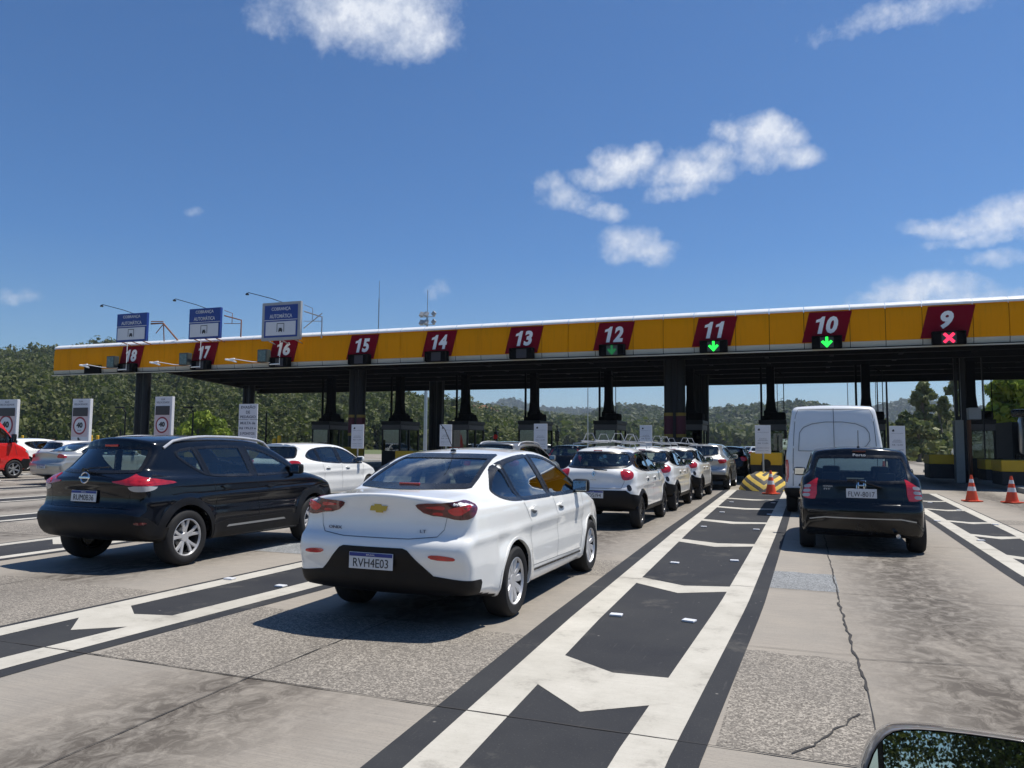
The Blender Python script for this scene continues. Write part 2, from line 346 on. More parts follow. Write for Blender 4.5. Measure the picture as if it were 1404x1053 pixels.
class MB:
    """mesh collector"""
    def __init__(s): s.V = []; s.F = []; s.M = []
    def add(s, V, Fc, m=0):
        k = len(s.V); s.V += [Vector(v) for v in V]; s.F += [[i+k for i in f] for f in Fc]; s.M += [m]*len(Fc); return s
    def box(s, x0, x1, y0, y1, z0, z1, m=0, bev=0):
        if bev <= 0:
            V = [(x, y, z) for z in (z0, z1) for y in (y0, y1) for x in (x0, x1)]
            return s.add(V, [(0, 2, 3, 1), (4, 5, 7, 6), (0, 1, 5, 4), (2, 6, 7, 3), (0, 4, 6, 2), (1, 3, 7, 5)], m)
        bm = bmesh.new(); bmesh.ops.create_cube(bm, size=1)
        for v in bm.verts: v.co = Vector(((x0+x1)/2+v.co.x*(x1-x0), (y0+y1)/2+v.co.y*(y1-y0), (z0+z1)/2+v.co.z*(z1-z0)))
        bmesh.ops.bevel(bm, geom=bm.edges[:], offset=bev, segments=2, profile=.6, affect='EDGES')
        bm.verts.index_update(); s.add([v.co.copy() for v in bm.verts], [[v.index for v in f.verts] for f in bm.faces], m); bm.free(); return s
    def tube(s, pts, r, n=8, m=0, r2=None):
        pts = [Vector(p) for p in pts]; k = len(pts); V = []; Fc = []
        for i, p in enumerate(pts):
            d = (pts[min(i+1, k-1)]-pts[max(i-1, 0)]).normalized()
            a = d.cross(Vector((0, 0, 1)));
            if a.length < .01: a = d.cross(Vector((1, 0, 0)))
            a.normalize(); c = d.cross(a); rr = r if r2 is None else r+(r2-r)*i/(k-1)
            V += [p+a*(cos(2*pi*j/n)*rr)+c*(sin(2*pi*j/n)*rr) for j in range(n)]
        for i in range(k-1):
            for j in range(n): Fc.append((i*n+j, i*n+(j+1) % n, (i+1)*n+(j+1) % n, (i+1)*n+j))
        Fc.append(tuple(range(n))[::-1]); Fc.append(tuple((k-1)*n+j for j in range(n)))
        return s.add(V, Fc, m)
    def lathe(s, prof, c=(0, 0, 0), axis='z', n=24, m=0, caps=True):
        V = []; Fc = []
        for (r, h) in prof:
            for j in range(n):
                a = 2*pi*j/n; x, y = cos(a)*r, sin(a)*r
                p = (x, y, h) if axis == 'z' else ((h, x, y) if axis == 'x' else (x, h, y))
                V.append(Vector(p)+Vector(c))
        for i in range(len(prof)-1):
            for j in range(n): Fc.append((i*n+j, i*n+(j+1) % n, (i+1)*n+(j+1) % n, (i+1)*n+j))
        if caps: Fc.append(tuple(range(n))[::-1]); Fc.append(tuple((len(prof)-1)*n+j for j in range(n)))
        return s.add(V, Fc, m)
    def prism(s, poly, y0, y1, m=0, plane='xz'):
        n = len(poly); f = (lambda a, b, h: (a, h, b)) if plane == 'xz' else ((lambda a, b, h: (h, a, b)) if plane == 'yz' else (lambda a, b, h: (a, b, h)))
        V = [f(a, b, y0) for a, b in poly]+[f(a, b, y1) for a, b in poly]
        return s.add(V, [tuple(range(n))[::-1], tuple(range(n, 2*n))]+[(i, (i+1) % n, n+(i+1) % n, n+i) for i in range(n)], m)
    def build(s, name, mats, parent=None, smooth=False, angle=40):
        o = mk(name, s.V, s.F, mats, parent, smooth, s.M)
        bm = bmesh.new(); bm.from_mesh(o.data); bmesh.ops.recalc_face_normals(bm, faces=bm.faces[:]); bm.to_mesh(o.data); bm.free()
        if smooth: o.data.set_sharp_from_angle(angle=radians(angle))
        return o
def copy_tree(o, parent=None):
    c = o.copy(); COL.objects.link(c)
    if parent is not None: c.parent = parent; c.matrix_parent_inverse = o.matrix_parent_inverse
    for ch in list(o.children): copy_tree(ch, c)
    return c
def strip(o):
    for k in ('label', 'category', 'group'):
        if k in o: del o[k]
def text(name, s, size, mat, parent, loc, rot=(pi/2, 0, 0), ext=.003, bold=0., shear=0., width=None, align='CENTER', spacing=1.0, height=None):
    cu = bpy.data.curves.new(name, 'FONT'); cu.body = s; cu.size = size; cu.extrude = ext; cu.offset = bold; cu.shear = shear
    cu.align_x = align; cu.align_y = 'CENTER'; cu.space_character = spacing; cu.resolution_u = 3
    t = bpy.data.objects.new(name, cu); COL.objects.link(t); bpy.context.view_layer.update()
    me = bpy.data.meshes.new_from_object(t); bpy.data.objects.remove(t); me.materials.clear(); me.materials.append(mat)
    xs = [v.co.x for v in me.vertices]; ys = [v.co.y for v in me.vertices]
    if width and xs:
        k = width/(max(xs)-min(xs)); c = (max(xs)+min(xs))/2
        for v in me.vertices: v.co.x = (v.co.x-c)*k
    if height and ys:
        k = height/(max(ys)-min(ys)); c = (max(ys)+min(ys))/2
        for v in me.vertices: v.co.y = (v.co.y-c)*k
    o = bpy.data.objects.new(name, me); COL.objects.link(o); o.location = loc; o.rotation_euler = rot
    if parent is not None: o.parent = parent
    return o


# ------------------------------------------------------------------ ground, road, markings
LP = 4.35                                                 # lane pitch at the toll gates
tag(mk('ground', [(-4500, -1200, -.02), (4500, -1200, -.02), (4500, 7500, -.02), (-4500, 7500, -.02)], [(0, 1, 2, 3)], grass), kind='structure')
tag(mk('road', [(-62, -30, 0), (24, -30, 0), (24, 62, 0), (16, 120, 0), (2, 420, 0), (-26, 420, 0), (-40, 120, 0), (-62, 70, 0)], [tuple(range(8))], concrete_m), kind='structure')
def strip_bm(pts_l, pts_r): return pts_l, pts_r
class Sheet(MB):
    def poly(s, pts, z, m=0): return s.add([(p[0], p[1], z) for p in pts], [tuple(range(len(pts)))], m)
    def band(s, line, w0, w1, z, m=0):                   # band between two X offsets of a line [(x,y)..]
        V = []; Fc = []
        for (x, y) in line: V += [(x+w0, y, z), (x+w1, y, z)]
        for i in range(len(line)-1): Fc.append((2*i, 2*i+1, 2*i+3, 2*i+2))
        return s.add(V, Fc, m)
def wob(n, a): return [random.uniform(-a, a) for _ in range(n)]
# coarse patches between slab joints (bands that run across every lane)
sh = Sheet(); sb = Sheet()
def rag(x0, x1, y0, y1):
    n = 7; b = [(x0+(x1-x0)*i/n, y0) for i in range(n+1)]; t = [(x1-(x1-x0)*i/n, y1+random.uniform(-.035, .035)) for i in range(n+1)]; return b+t
gx = lambda k: -1.35+LP*k                                # island centre lines
lanes = {}
for k in range(-9, 3):
    x0, x1 = gx(k)+.62, gx(k+1)-.55
    if k == -1: x0, x1 = -4.74, -2.02
    if k == 0: x0, x1 = -.44, .335
    if k == -2: x0, x1 = -8.9, -6.15
    sh.poly(rag(x0, x1, 4.10, 6.05 if k != -1 else 5.85), .0015)
    (sb if k in (0, -2) else sh).poly(rag(x0, x1, 8.78, 9.95), .0015)
    if k not in (0,): sh.poly(rag(x0, x1, 17.8, 18.9), .0015)
tag(sh.build('coarse_concrete_patch', coarse_m), kind='structure')
tag(sb.build('coarse_concrete_patch', coarse_b), kind='structure')
black = Sheet(); white = Sheet()
def gore(L, Rr, wl, wr, dl, dr, apex, th, ybeg=2.0):
    """painted gore: L and Rr are the outer edges of the white lines"""
    ys = [L[0][1]+(L[-1][1]-L[0][1])*i/40 for i in range(41)]
    ip = lambda A, y: float(np.interp(y, [p[1] for p in A], [p[0] for p in A]))
    l = [(ip(L, y), y) for y in ys]; r = [(ip(Rr, y), y) for y in ys]
    V = []; Fc = []
    for (a, y), (b, _) in zip(l, r): V += [(a-dl, y, .003), (b+dr, y, .003)]
    for i in range(40): Fc.append((2*i, 2*i+1, 2*i+3, 2*i+2))
    black.add(V, Fc)
    white.band(l, 0, wl, .0045); white.band(r, -wr, 0, .0045)
    for i, ya in enumerate(apex):
        if ya > ys[-1]-.6: continue
        xl, xr = ip(L, ya)+wl, ip(Rr, ya)-wr; xm = xl+(xr-xl)*.52
        t = th*(1 if i == 0 else .55)
        dx = .48 if i == 0 else .42
        jl = .44; jr = .30
        P_ = [(xl-.14, ya+jl+.06), (xm, ya), (xr+.12, ya+jr+.04), (xr+.12, ya+jr+t*.62+.04), (xm, ya+t), (xl-.14, ya+jl+t*.8+.06)]
        white.poly(P_, .0052)
studs = []
# centre gore (between gates 11 and 10)
CL = [(-1.60, .5), (-1.78, 3.3), (-1.93, 6.5), (-2.15, 14), (-2.38, 27.5)]; CR = [(-.63, .5), (-.64, 3.7), (-.52, 7.7), (-.45, 14), (-.36, 27.5)]
gore(CL, CR, .25, .25, .19, .15, [4.30, 8.05, 11.9, 15.5, 19.1, 22.4], .80)
# left gore (gates 12 / 11)
LL = [(-6.13, .5), (-6.08, 4.3), (-5.95, 8.4), (-6.1, 14), (-6.6, 26.5)]; LR = [(-5.0, .5), (-4.98, 3.8), (-4.80, 7), (-4.72, 14), (-4.7, 26.5)]
gore(LL, LR, .24, .26, .07, .16, [4.55, 9.1, 12.9, 16.7, 20.4], .62)
# right gore (gates 10 / 9)
RL = [(2.40, .5), (2.42, 10.8), (2.6, 19.8), (2.62, 28.5)]; RR = [(3.15, .5), (3.42, 12), (3.66, 15.7), (4.02, 26), (4.1, 28.5)]
gore(RL, RR, .24, .22, .16, .04, [4.6, 8.4, 12.1, 14.9, 17.6, 20.9, 24.2], .75)
for k in (-10, -9, -8, -7, -6, -5, -4, -3, -2, 2, 3):
    c = gx(k)
    if k == -2: c -= .0
    if k in (-1, 0, 1): continue
    L = [(c-.50, .5), (c-.55, 8), (c-.95, 26.5)]; Rr = [(c+.42, .5), (c+.48, 8), (c+.75, 26.5)]
    gore([(x-.35, y) for x, y in L] if k == -2 else L, Rr, .2, .2, .07, .14, [4+.3*(k % 3)+3.8*i for i in range(6)], .6)
tag(black.build('black_road_paint', blackroad_m), kind='structure')
tag(white.build('white_road_marking', whiteroad_m), kind='structure')
# joints and cracks
jt = Sheet()
def crack(pts, w, z=.0066, jag=.02, seg=.12):
    out = []
    for (a, b) in zip(pts[:-1], pts[1:]):
        a, b = Vector(a), Vector(b); n = max(2, int((b-a).length/seg))
        for i in range(n):
            p = a.lerp(b, i/n); out.append(p)
    out.append(Vector(pts[-1])); V = []; Fc = []; off = 0
    for i, p in enumerate(out):
        d = (out[min(i+1, len(out)-1)]-out[max(i-1, 0)]).normalized(); nrm = Vector((-d.y, d.x))
        off = off*.6+random.uniform(-jag, jag); ww = w*random.uniform(.35, 1.25)
        a = p+nrm*(off+ww/2); b = p+nrm*(off-ww/2); V += [(a.x, a.y, z), (b.x, b.y, z)]
    for i in range(len(out)-1): Fc.append((2*i, 2*i+1, 2*i+3, 2*i+2))
    jt.add(V, Fc)
for y, w in ((4.08, .012), (8.72, .010), (13.3, .012), (17.8, .012), (22.4, .014), (27, .014)): crack([(-60, y+.05), (-4.72, y+.03), (-2.2, y), (10, y+.01)], w, jag=.003)
crack([(.33, 6.1), (2.6, 6.5)], .008, jag=.004); crack([(-.46, 6.17), (.33, 6.2)], .006, jag=.004)
crack([(.32, 3.0), (.345, 4.81), (.35, 5.35)], .010, jag=.004); crack([(.31, 8.2), (.31, 9), (.32, 12), (.33, 20), (.3, 30)], .015, jag=.008)
crack([(.36, 5.35), (.33, 6.6), (.31, 8.2)], .020, jag=.012, seg=.08)
crack([(.27, 4.88), (.17, 4.62), (.10, 4.47), (.03, 4.28), (-.06, 4.12)], .014, jag=.012, seg=.04)
crack([(-3.3, .5), (-3.36, 4.08), (-3.3, 7.2), (-3.35, 13)], .010, jag=.004)
for k in range(-9, 3):
    if k not in (-1, 0): x = gx(k)+LP/2; crack([(x, .5), (x+.02, 14), (x, 30)], .010, jag=.004)
tag(jt.build('slab_joint', crack_m), kind='structure')
# reflective road studs
st = MB().box(-.055, .055, -.04, .04, 0, .018, 0, .006).build('road_stud', sign_white)
def studat(p, lab):
    global st
    o = st if 'label' not in st else st.copy()
    if o is not st: COL.objects.link(o)
    o.location = (p[0], p[1], .005); o.rotation_euler = (0, 0, random.uniform(-.25, .25)); tag(o, lab, 'road stud', 'white studs in the striped gores')
S1 = 'small white road stud on the striped wedge right of the large white sedan'
for px, py in ((845, 845), (945, 853), (925, 773), (1007, 770), (965, 723), (1037, 727), (990, 703), (1055, 706), (1003, 689), (1060, 690)): studat(G(px, py), S1)
for px, py in ((385, 805), (315, 795)): studat(G(px, py), 'small white road stud in the striped wedge between black crossover and white sedan')
for px, py in ((1345, 742), (1365, 720), (1285, 715), (1315, 700), (1275, 690)): studat(G(px, py), 'small white road stud in the striped wedge right of the black hatchback')

# ------------------------------------------------------------------ vehicles
def chaikin(p, it=2, closed=True):
    p = [Vector(q) for q in p]
    for _ in range(it):
        q = []; n = len(p)
        if not closed: q.append(p[0])
        for i in range(n if closed else n-1):
            a, b = p[i], p[(i+1) % n]; q += [a*.75+b*.25, a*.25+b*.75]
        if not closed: q.append(p[-1])
        p = q
    return p
def inpoly(px, pz, poly):
    r = np.zeros(px.shape, bool); n = len(poly)
    for i in range(n):
        x1, y1 = poly[i][0], poly[i][1]; x2, y2 = poly[(i+1) % n][0], poly[(i+1) % n][1]
        if y1 == y2: continue
        r ^= ((y1 > pz) != (y2 > pz)) & (px < (x2-x1)*(pz-y1)/(y2-y1)+x1)
    return r
def offset_poly(poly, d):                                 # d>0 inwards for counter-clockwise loops
    n = len(poly); A = sum(poly[i][0]*poly[(i+1) % n][1]-poly[(i+1) % n][0]*poly[i][1] for i in range(n)); sg = 1 if A > 0 else -1
    out = []
    for i in range(n):
        a, b, c = Vector(poly[i-1][:2]), Vector(poly[i][:2]), Vector(poly[(i+1) % n][:2])
        e1 = (b-a); e2 = (c-b)
        if e1.length < 1e-6 or e2.length < 1e-6: out.append(b.copy()); continue
        e1.normalize(); e2.normalize(); nn = Vector((-e1.y-e2.y, e1.x+e2.x))
        if nn.length < 1e-6: out.append(b.copy()); continue
        nn.normalize(); k = 1/max(.5, nn.dot(Vector((-e1.y, e1.x)))); out.append(b+nn*d*sg*k)
    return out
def clip(poly, a, b, keep):                               # keep the side of the line a->b
    out = []; n = len(poly); f = lambda p: ((b[0]-a[0])*(p[1]-a[1])-(b[1]-a[1])*(p[0]-a[0]))*keep
    for i in range(n):
        p, q = poly[i], poly[(i+1) % n]; fp, fq = f(p), f(q)
        if fp >= 0: out.append(Vector(p[:2]))
        if (fp >= 0) != (fq >= 0): t = fp/(fp-fq); out.append(Vector((p[0]+(q[0]-p[0])*t, p[1]+(q[1]-p[1])*t)))
    return out
def dense(poly, d=.04, closed=True):
    out = []; n = len(poly)
    for i in range(n if closed else n-1):
        a, b = Vector(poly[i][:2]), Vector(poly[(i+1) % n][:2]); k = max(1, int((b-a).length/d+.999)); out += [a.lerp(b, j/k) for j in range(k)]
    return out
class SDF2:
    def __init__(s, poly, h=.02):
        P0 = np.array([p[:2] for p in poly]); s.h = h; s.x0, s.y0 = P0.min(0)-.6; x1, y1 = P0.max(0)+.6
        xs = np.arange(s.x0, x1, h); ys = np.arange(s.y0, y1, h); X, Y = np.meshgrid(xs, ys, indexing='ij'); D = np.full(X.shape, 9.)
        for i in range(len(P0)):
            a, b = P0[i], P0[(i+1) % len(P0)]; e = b-a; L2 = (e**2).sum()+1e-12
            t = np.clip(((X-a[0])*e[0]+(Y-a[1])*e[1])/L2, 0, 1)
            D = np.minimum(D, np.hypot(X-a[0]-t*e[0], Y-a[1]-t*e[1]))
        s.D = np.where(inpoly(X, Y, [tuple(p) for p in P0]), -D, D)
    def __call__(s, x, y):
        u = np.clip((x-s.x0)/s.h, 0, s.D.shape[0]-1.001); v = np.clip((y-s.y0)/s.h, 0, s.D.shape[1]-1.001)
        i = u.astype(int); j = v.astype(int); a = u-i; b = v-j; D = s.D
        return D[i, j]*(1-a)*(1-b)+D[i+1, j]*a*(1-b)+D[i, j+1]*(1-a)*b+D[i+1, j+1]*a*b
def smax(a, b, k): h = np.maximum(k-np.abs(a-b), 0)/k; return np.maximum(a, b)+h*h*k*.25
def sstep(x, a, b): t = np.clip((x-a)/(b-a), 0, 1); return t*t*(3-2*t)

class Car:
    def __init__(s, name, sp, mats, label, cat, loc, rz=0, group=None):
        s.sp = sp; s.mats = mats; s.root = empty(name, (loc[0], loc[1], .003), rz, label, cat, group); s.shell()
    def half(s, y, z):
        sp = s.sp; L = sp['L']; Wh = sp['W']/2; b0, b1 = sp['belt']; belt = b0+b1*y; t = z-belt
        pz = [0, .18, .35, .55, .75, .92, 1.0]; pf = sp.get('prof', [.90, .945, .985, 1.0, .992, .972, .95])
        r = np.clip(z/belt, 0, 1); hw = Wh*np.interp(r, pz, pf)
        tt = np.maximum(t, 0); hw = hw-sp.get('shoulder', .03)*sstep(t, -.02, .05)-sp['tumble']*tt-sp.get('tcurve', .25)*tt*tt
        yr = y/(L/2); pr, pp = sp.get('planr', (.11, 5)); fr, fp = sp.get('planf', (.17, 4.5))
        hw = hw*(1-np.where(y < 0, pr*np.abs(yr)**pp, fr*np.abs(yr)**fp))
        gr = sp.get('ghtaper', .10); hw = hw-gr*sstep(t, 0, .12)*np.maximum(0, -(y+sp.get('ghy', .5)))**1.5
        for wy in sp['axles']:
            d = np.hypot(y-wy, z-sp['r']); hw = hw+sp.get('flare', .012)*np.exp(-((d-sp['r']-.06)/.07)**2)*(z < belt+.1)
        cz = sp.get('crease', .80)*belt; hw = hw+.010*np.exp(-((z-cz-.03*y)/.035)**2)-.012*np.exp(-((z-cz+.13)/.07)**2)*(np.abs(y) < L*.36)
        return hw
    def f(s, x, y, z):
        sp = s.sp; hw = s.half(y, z); xn = np.minimum(np.abs(x)/np.maximum(hw, .2), 1.3)
        bow = np.where(y < 0, -sp.get('bowr', .09), sp.get('bowf', .20))*sstep(np.abs(y)/(sp['L']/2), .25, .8)
        y2 = y+bow*xn**2.4; z2 = z+sp.get('crown', .05)*xn**2.2*sstep(z, .55, 1.0)
        return smax(s.side(y2, z2), np.abs(x)-hw, sp.get('k', .10))
    def shell(s):
        sp = s.sp; L, Wd, Hh = sp['L'], sp['W'], sp['H']; s.side = SDF2(chaikin(sp['side'], sp.get('ci', 2))); h = sp.get('res', .035)
        nx, ny, nz = int(Wd/h)//2*2, int(L/h), int(Hh/h); zc = sp.get('zc', .58)
        ids = {}; pts = []
        def vid(i, j, k):
            q = (i, j, k)
            if q not in ids: ids[q] = len(pts); pts.append(q)
            return ids[q]
        Fc = []
        for j in range(ny):
            for k in range(nz):
                for i, fl in ((0, 0), (nx, 1)):
                    q = [vid(i, j, k), vid(i, j+1, k), vid(i, j+1, k+1), vid(i, j, k+1)]; Fc.append(q if fl else q[::-1])
        for i in range(nx):
            for k in range(nz):
                for j, fl in ((0, 1), (ny, 0)):
                    q = [vid(i, j, k), vid(i+1, j, k), vid(i+1, j, k+1), vid(i, j, k+1)]; Fc.append(q if fl else q[::-1])
            for j in range(ny):
                for k, fl in ((0, 0), (nz, 1)):
                    q = [vid(i, j, k), vid(i+1, j, k), vid(i+1, j+1, k), vid(i, j+1, k)]; Fc.append(q if fl else q[::-1])
        g = np.array(pts, float); X = (g[:, 0]/nx*2-1)*(Wd/2+.08); Y = (g[:, 1]/ny*2-1)*(L/2+.08); Z = .05+g[:, 2]/nz*(Hh+.03)
        B = np.stack([X, Y, Z], 1); C0 = np.stack([0*X, Y*.72, 0*X+zc], 1); D = B-C0
        lo = np.zeros(len(B)); hi = np.ones(len(B)); done = np.zeros(len(B), bool); N = 44
        for q in range(1, N+1):
            t = q/N; p = C0+D*t; out = (s.f(p[:, 0], p[:, 1], p[:, 2]) > 0) & ~done
            lo[out] = (q-1)/N; hi[out] = t; done |= out
        for _ in range(11):
            m = (lo+hi)/2; p = C0+D*m[:, None]; o = s.f(p[:, 0], p[:, 1], p[:, 2]) > 0; hi = np.where(o, m, hi); lo = np.where(o, lo, m)
        s.V = C0+D*lo[:, None]; s.C0 = C0; s.Fc = np.array(Fc)
        s.bvh = BVHTree.FromPolygons([Vector(v) for v in s.V], [list(f) for f in Fc], all_triangles=False)
        s.cen = s.V[s.Fc].mean(1); v = s.V[s.Fc]; nrm = np.cross(v[:, 2]-v[:, 0], v[:, 3]-v[:, 1]); s.nrm = nrm/(np.linalg.norm(nrm, axis=1)[:, None]+1e-9)
        s.kill = np.zeros(len(Fc), bool); s.a = Wd/2-.36; s.R = .36; s.yr = s.V[:, 1].min(); s.yf = s.V[:, 1].max()
    # -- projections: return (origin, direction)
    def mapR(s, u, v, side=1): return Vector((3*side, u, v)), Vector((-side, 0, 0))
    def mapT(s, u, v): return Vector((u, v, 4)), Vector((0, 0, -1))
    def mapWrap(s, u, v, end=-1):                         # unrolled around the rear (end=-1) or front (+1)
        sg = 1 if u >= 0 else -1; q = abs(u); yc = (s.yr+s.R) if end < 0 else (s.yf-s.R)
        if q <= s.a: return Vector((u, 9*end, v)), Vector((0, -end, 0))
        an = (q-s.a)/s.R
        if an < pi/2:
            d = Vector((sin(an)*sg, cos(an)*end, 0)); return Vector((s.a*sg, yc, v))+d*3, -d
        return Vector((3*sg, yc-end*(q-s.a-s.R*pi/2), v)), Vector((-sg, 0, 0))
    def mapB(s, u, v): return Vector((u, -9, v)), Vector((0, 1, 0))
    def mapF(s, u, v): return Vector((u, 9, v)), Vector((0, -1, 0))
    def hit(s, mp, u, v, off):
        o, d = mp(u, v); h = s.bvh.ray_cast(o, d, 12)
        if h[0] is None:
            n = s.bvh.find_nearest(o+d*(2.2)); return n[0]+n[1]*off
        n = h[1] if h[1].dot(d) < 0 else -h[1]
        return h[0]+n*off
    def patch(s, name, poly, mp, mat, off=.004, thick=0, d=.05, parent=None, smooth=True):
        bm = bmesh.new(); vs = [bm.verts.new((p[0], p[1], 0)) for p in poly]; bm.faces.new(vs)
        xs = [p[0] for p in poly]; ys = [p[1] for p in poly]
        for ax, lo, hi in ((0, min(xs), max(xs)), (1, min(ys), max(ys))):
            n = int((hi-lo)/d)
            for i in range(1, n+1):
                c = [0, 0, 0]; c[ax] = lo+(hi-lo)*i/(n+1); nn = [0, 0, 0]; nn[ax] = 1
                bmesh.ops.bisect_plane(bm, geom=bm.verts[:]+bm.edges[:]+bm.faces[:], plane_co=c, plane_no=nn)
        bmesh.ops.triangulate(bm, faces=[f for f in bm.faces if len(f.verts) > 4])
        src = {v: (v.co.x, v.co.y) for v in bm.verts}
        for v, (a, b) in src.items(): v.co = s.hit(mp, a, b, off)
        c = sum((v.co for v in bm.verts), Vector())/len(bm.verts); f0 = max(bm.faces, key=lambda f: f.calc_area()); f0.normal_update()
        o, dd = mp(sum(xs)/len(xs), sum(ys)/len(ys))
        if f0.normal.dot(dd) > 0: bmesh.ops.reverse_faces(bm, faces=bm.faces[:])
        if thick:
            be = [e for e in bm.edges if len(e.link_faces) == 1]
            r = bmesh.ops.extrude_edge_only(bm, edges=be)
            inner = [v for v in r['geom'] if isinstance(v, bmesh.types.BMVert)]
            bm.verts.ensure_lookup_table()
            for v in inner:
                n = s.bvh.find_nearest(v.co); v.co = n[0]-(n[1] if (v.co-n[0]).dot(n[1]) > 0 else -n[1])*.004
        me = bpy.data.meshes.new(name); bm.to_mesh(me); bm.free(); me.materials.append(mat)
        if smooth: me.polygons.foreach_set('use_smooth', [True]*len(me.polygons)); me.set_sharp_from_angle(angle=radians(35))
        o = bpy.data.objects.new(name, me); COL.objects.link(o); o.parent = parent or s.root; return o
    def ring(s, name, outer, inner, mp, mat, off=.003, closed=True, parent=None, smooth=True):
        V = [s.hit(mp, p[0], p[1], off) for p in outer]; V += [s.hit(mp, p[0], p[1], off) for p in inner]; n = len(outer); Fc = []
        V += [s.hit(mp, p[0], p[1], -.02) for p in outer]+[s.hit(mp, p[0], p[1], -.025) for p in inner]+[s.hit(mp, (p[0]+q[0])/2, (p[1]+q[1])/2, off+.001) for p, q in zip(outer, inner)]
        for i in range(n if closed else n-1):
            j = (i+1) % n; Fc += [(i, j, 4*n+j, 4*n+i), (4*n+i, 4*n+j, n+j, n+i), (i, 2*n+i, 2*n+j, j), (n+i, n+j, 3*n+j, 3*n+i)]
        o = mk(name, V, Fc, mat, parent or s.root, smooth)
        bm = bmesh.new(); bm.from_mesh(o.data); bmesh.ops.recalc_face_normals(bm, faces=bm.faces[:]); bm.to_mesh(o.data); bm.free()
        o.data.set_sharp_from_angle(angle=radians(35)); return o
    def window(s, name, poly, mp, glassm, region, ringm=None, inset=.03, out=.006, it=2, dz=.0):
        pl = chaikin(poly, it) if it else [Vector(p) for p in poly]
        sel = inpoly(s.cen[:, region[0]], s.cen[:, 2], offset_poly(pl, .017)) & region[1](s)
        s.kill |= sel
        o = s.patch(name, offset_poly(pl, .012), mp, glassm, .0005, d=.07)
        dp = dense(pl); s.ring('window_frame', offset_poly(dp, -out), offset_poly(dp, inset), mp, ringm or dark_trim, .0055, parent=o)
        return o
    def side_windows(s, dlo, pillars, glassm=None, ringm=None, hardtip=False):
        sp = s.sp; base = chaikin(dlo, 2)
        zlo = min(p[1] for p in base)-.2; zhi = max(p[1] for p in base)+.2
        for side in (1, -1):
            mp = (lambda u, v, sd=side: s.mapR(u, v, sd)); reg = (1, lambda s_, sd=side: (s_.cen[:, 0]*sd > .2) & (s_.nrm[:, 0]*sd > .25))
            cuts = [None]+sorted(pillars)+[None]
            for i in range(len(cuts)-1):
                pl = base; c0, c1 = cuts[i], cuts[i+1]
                ln = lambda c, sg: ((c[0]+sg*c[2]/2+(zlo-c[3])*(c[1]-c[0])/(c[4]-c[3]), zlo), (c[0]+sg*c[2]/2+(zhi-c[3])*(c[1]-c[0])/(c[4]-c[3]), zhi))
                if c0: pl = clip(pl, *ln(c0, 1), -1)
                if c1: pl = clip(pl, *ln(c1, -1), 1)
                if len(pl) > 2:
                    q = []
                    for p in pl:
                        if not q or (p-q[-1]).length > .008: q.append(p)
                    while len(q) > 3 and (q[0]-q[-1]).length < .008: q.pop()
                    s.window('side_window', q, mp, glassm or mid_glass, reg, ringm, it=0, inset=.026)
            for c in pillars:
                pl = clip(clip(base, *ln(c, -1), -1), *ln(c, 1), 1)
                if len(pl) > 2: s.patch('pillar_trim', pl, mp, ringm or dark_trim, .0035)
    def wheels(s, rimm, spokes=5, style=0, archm=None, archw=.03, tw=.20):
        sp = s.sp; r = sp['r']; rr = r*.68
        tyre = MB().lathe([(rr-.01, -.5*tw), (rr+.02, -.56*tw), (r*.90, -.56*tw), (r*.975, -.46*tw), (r, -.30*tw), (r, .30*tw), (r*.975, .46*tw), (r*.90, .56*tw), (rr+.02, .56*tw), (rr-.01, .5*tw), (rr-.04, .3*tw), (rr-.04, -.5*tw)], axis='x', n=40, caps=False)
        rim = MB(); rim.lathe([(rr+.004, .50*tw), (rr-.012, .52*tw), (rr-.022, .44*tw), (rr-.03, .1*tw), (rr-.03, -.4*tw)], axis='x', n=40, caps=False)
        rim.lathe([(.0, .36*tw), (.055, .36*tw), (.065, .30*tw), (.065, .1*tw)], axis='x', n=16, caps=False)
        for i in range(spokes):
            a0 = 2*pi*i/spokes
            for da, w0, w1 in ([(0, .05, .085)] if style == 0 else ([(-.17, .036, .048), (.17, .036, .048)] if style == 1 else [(0, .035, .03)])):
                c0, c1 = a0+da*.6, a0+da*1.35
                V = []
                for (q, rad, w, xx) in ((c0, .04, w0, .34), (c0*.5+c1*.5, rr*.55, (w0+w1)/2, .40), (c1, rr-.018, w1, .43)):
                    dr = Vector((0, cos(q), sin(q))); tn = Vector((0, -sin(q), cos(q)))
                    for e, dx in ((-.5, -.03), (-.36, .0), (.36, .0), (.5, -.03)): V.append(dr*rad+tn*w*e+Vector(((xx*tw)+dx*.5, 0, 0)))
                Fc = [(4*j+e, 4*j+e+1, 4*j+5+e, 4*j+4+e) for j in range(2) for e in range(3)]
                rim.add(V, Fc)
        disc = MB().lathe([(0, .05*tw), (rr*.5, .05*tw), (rr*.5, .0)], axis='x', n=24, caps=False).lathe([(0, -.1*tw), (rr-.03, -.1*tw)], axis='x', n=24, m=1, caps=False)
        w0 = tyre.build('wheel', rubber, smooth=True); ri = rim.build('rim', rimm, w0, smooth=True, angle=30); di = disc.build('brake_disc', [steel, dark_trim], w0, smooth=True)
        protos = None; tx = sp.get('track', sp['W']/2-.115)
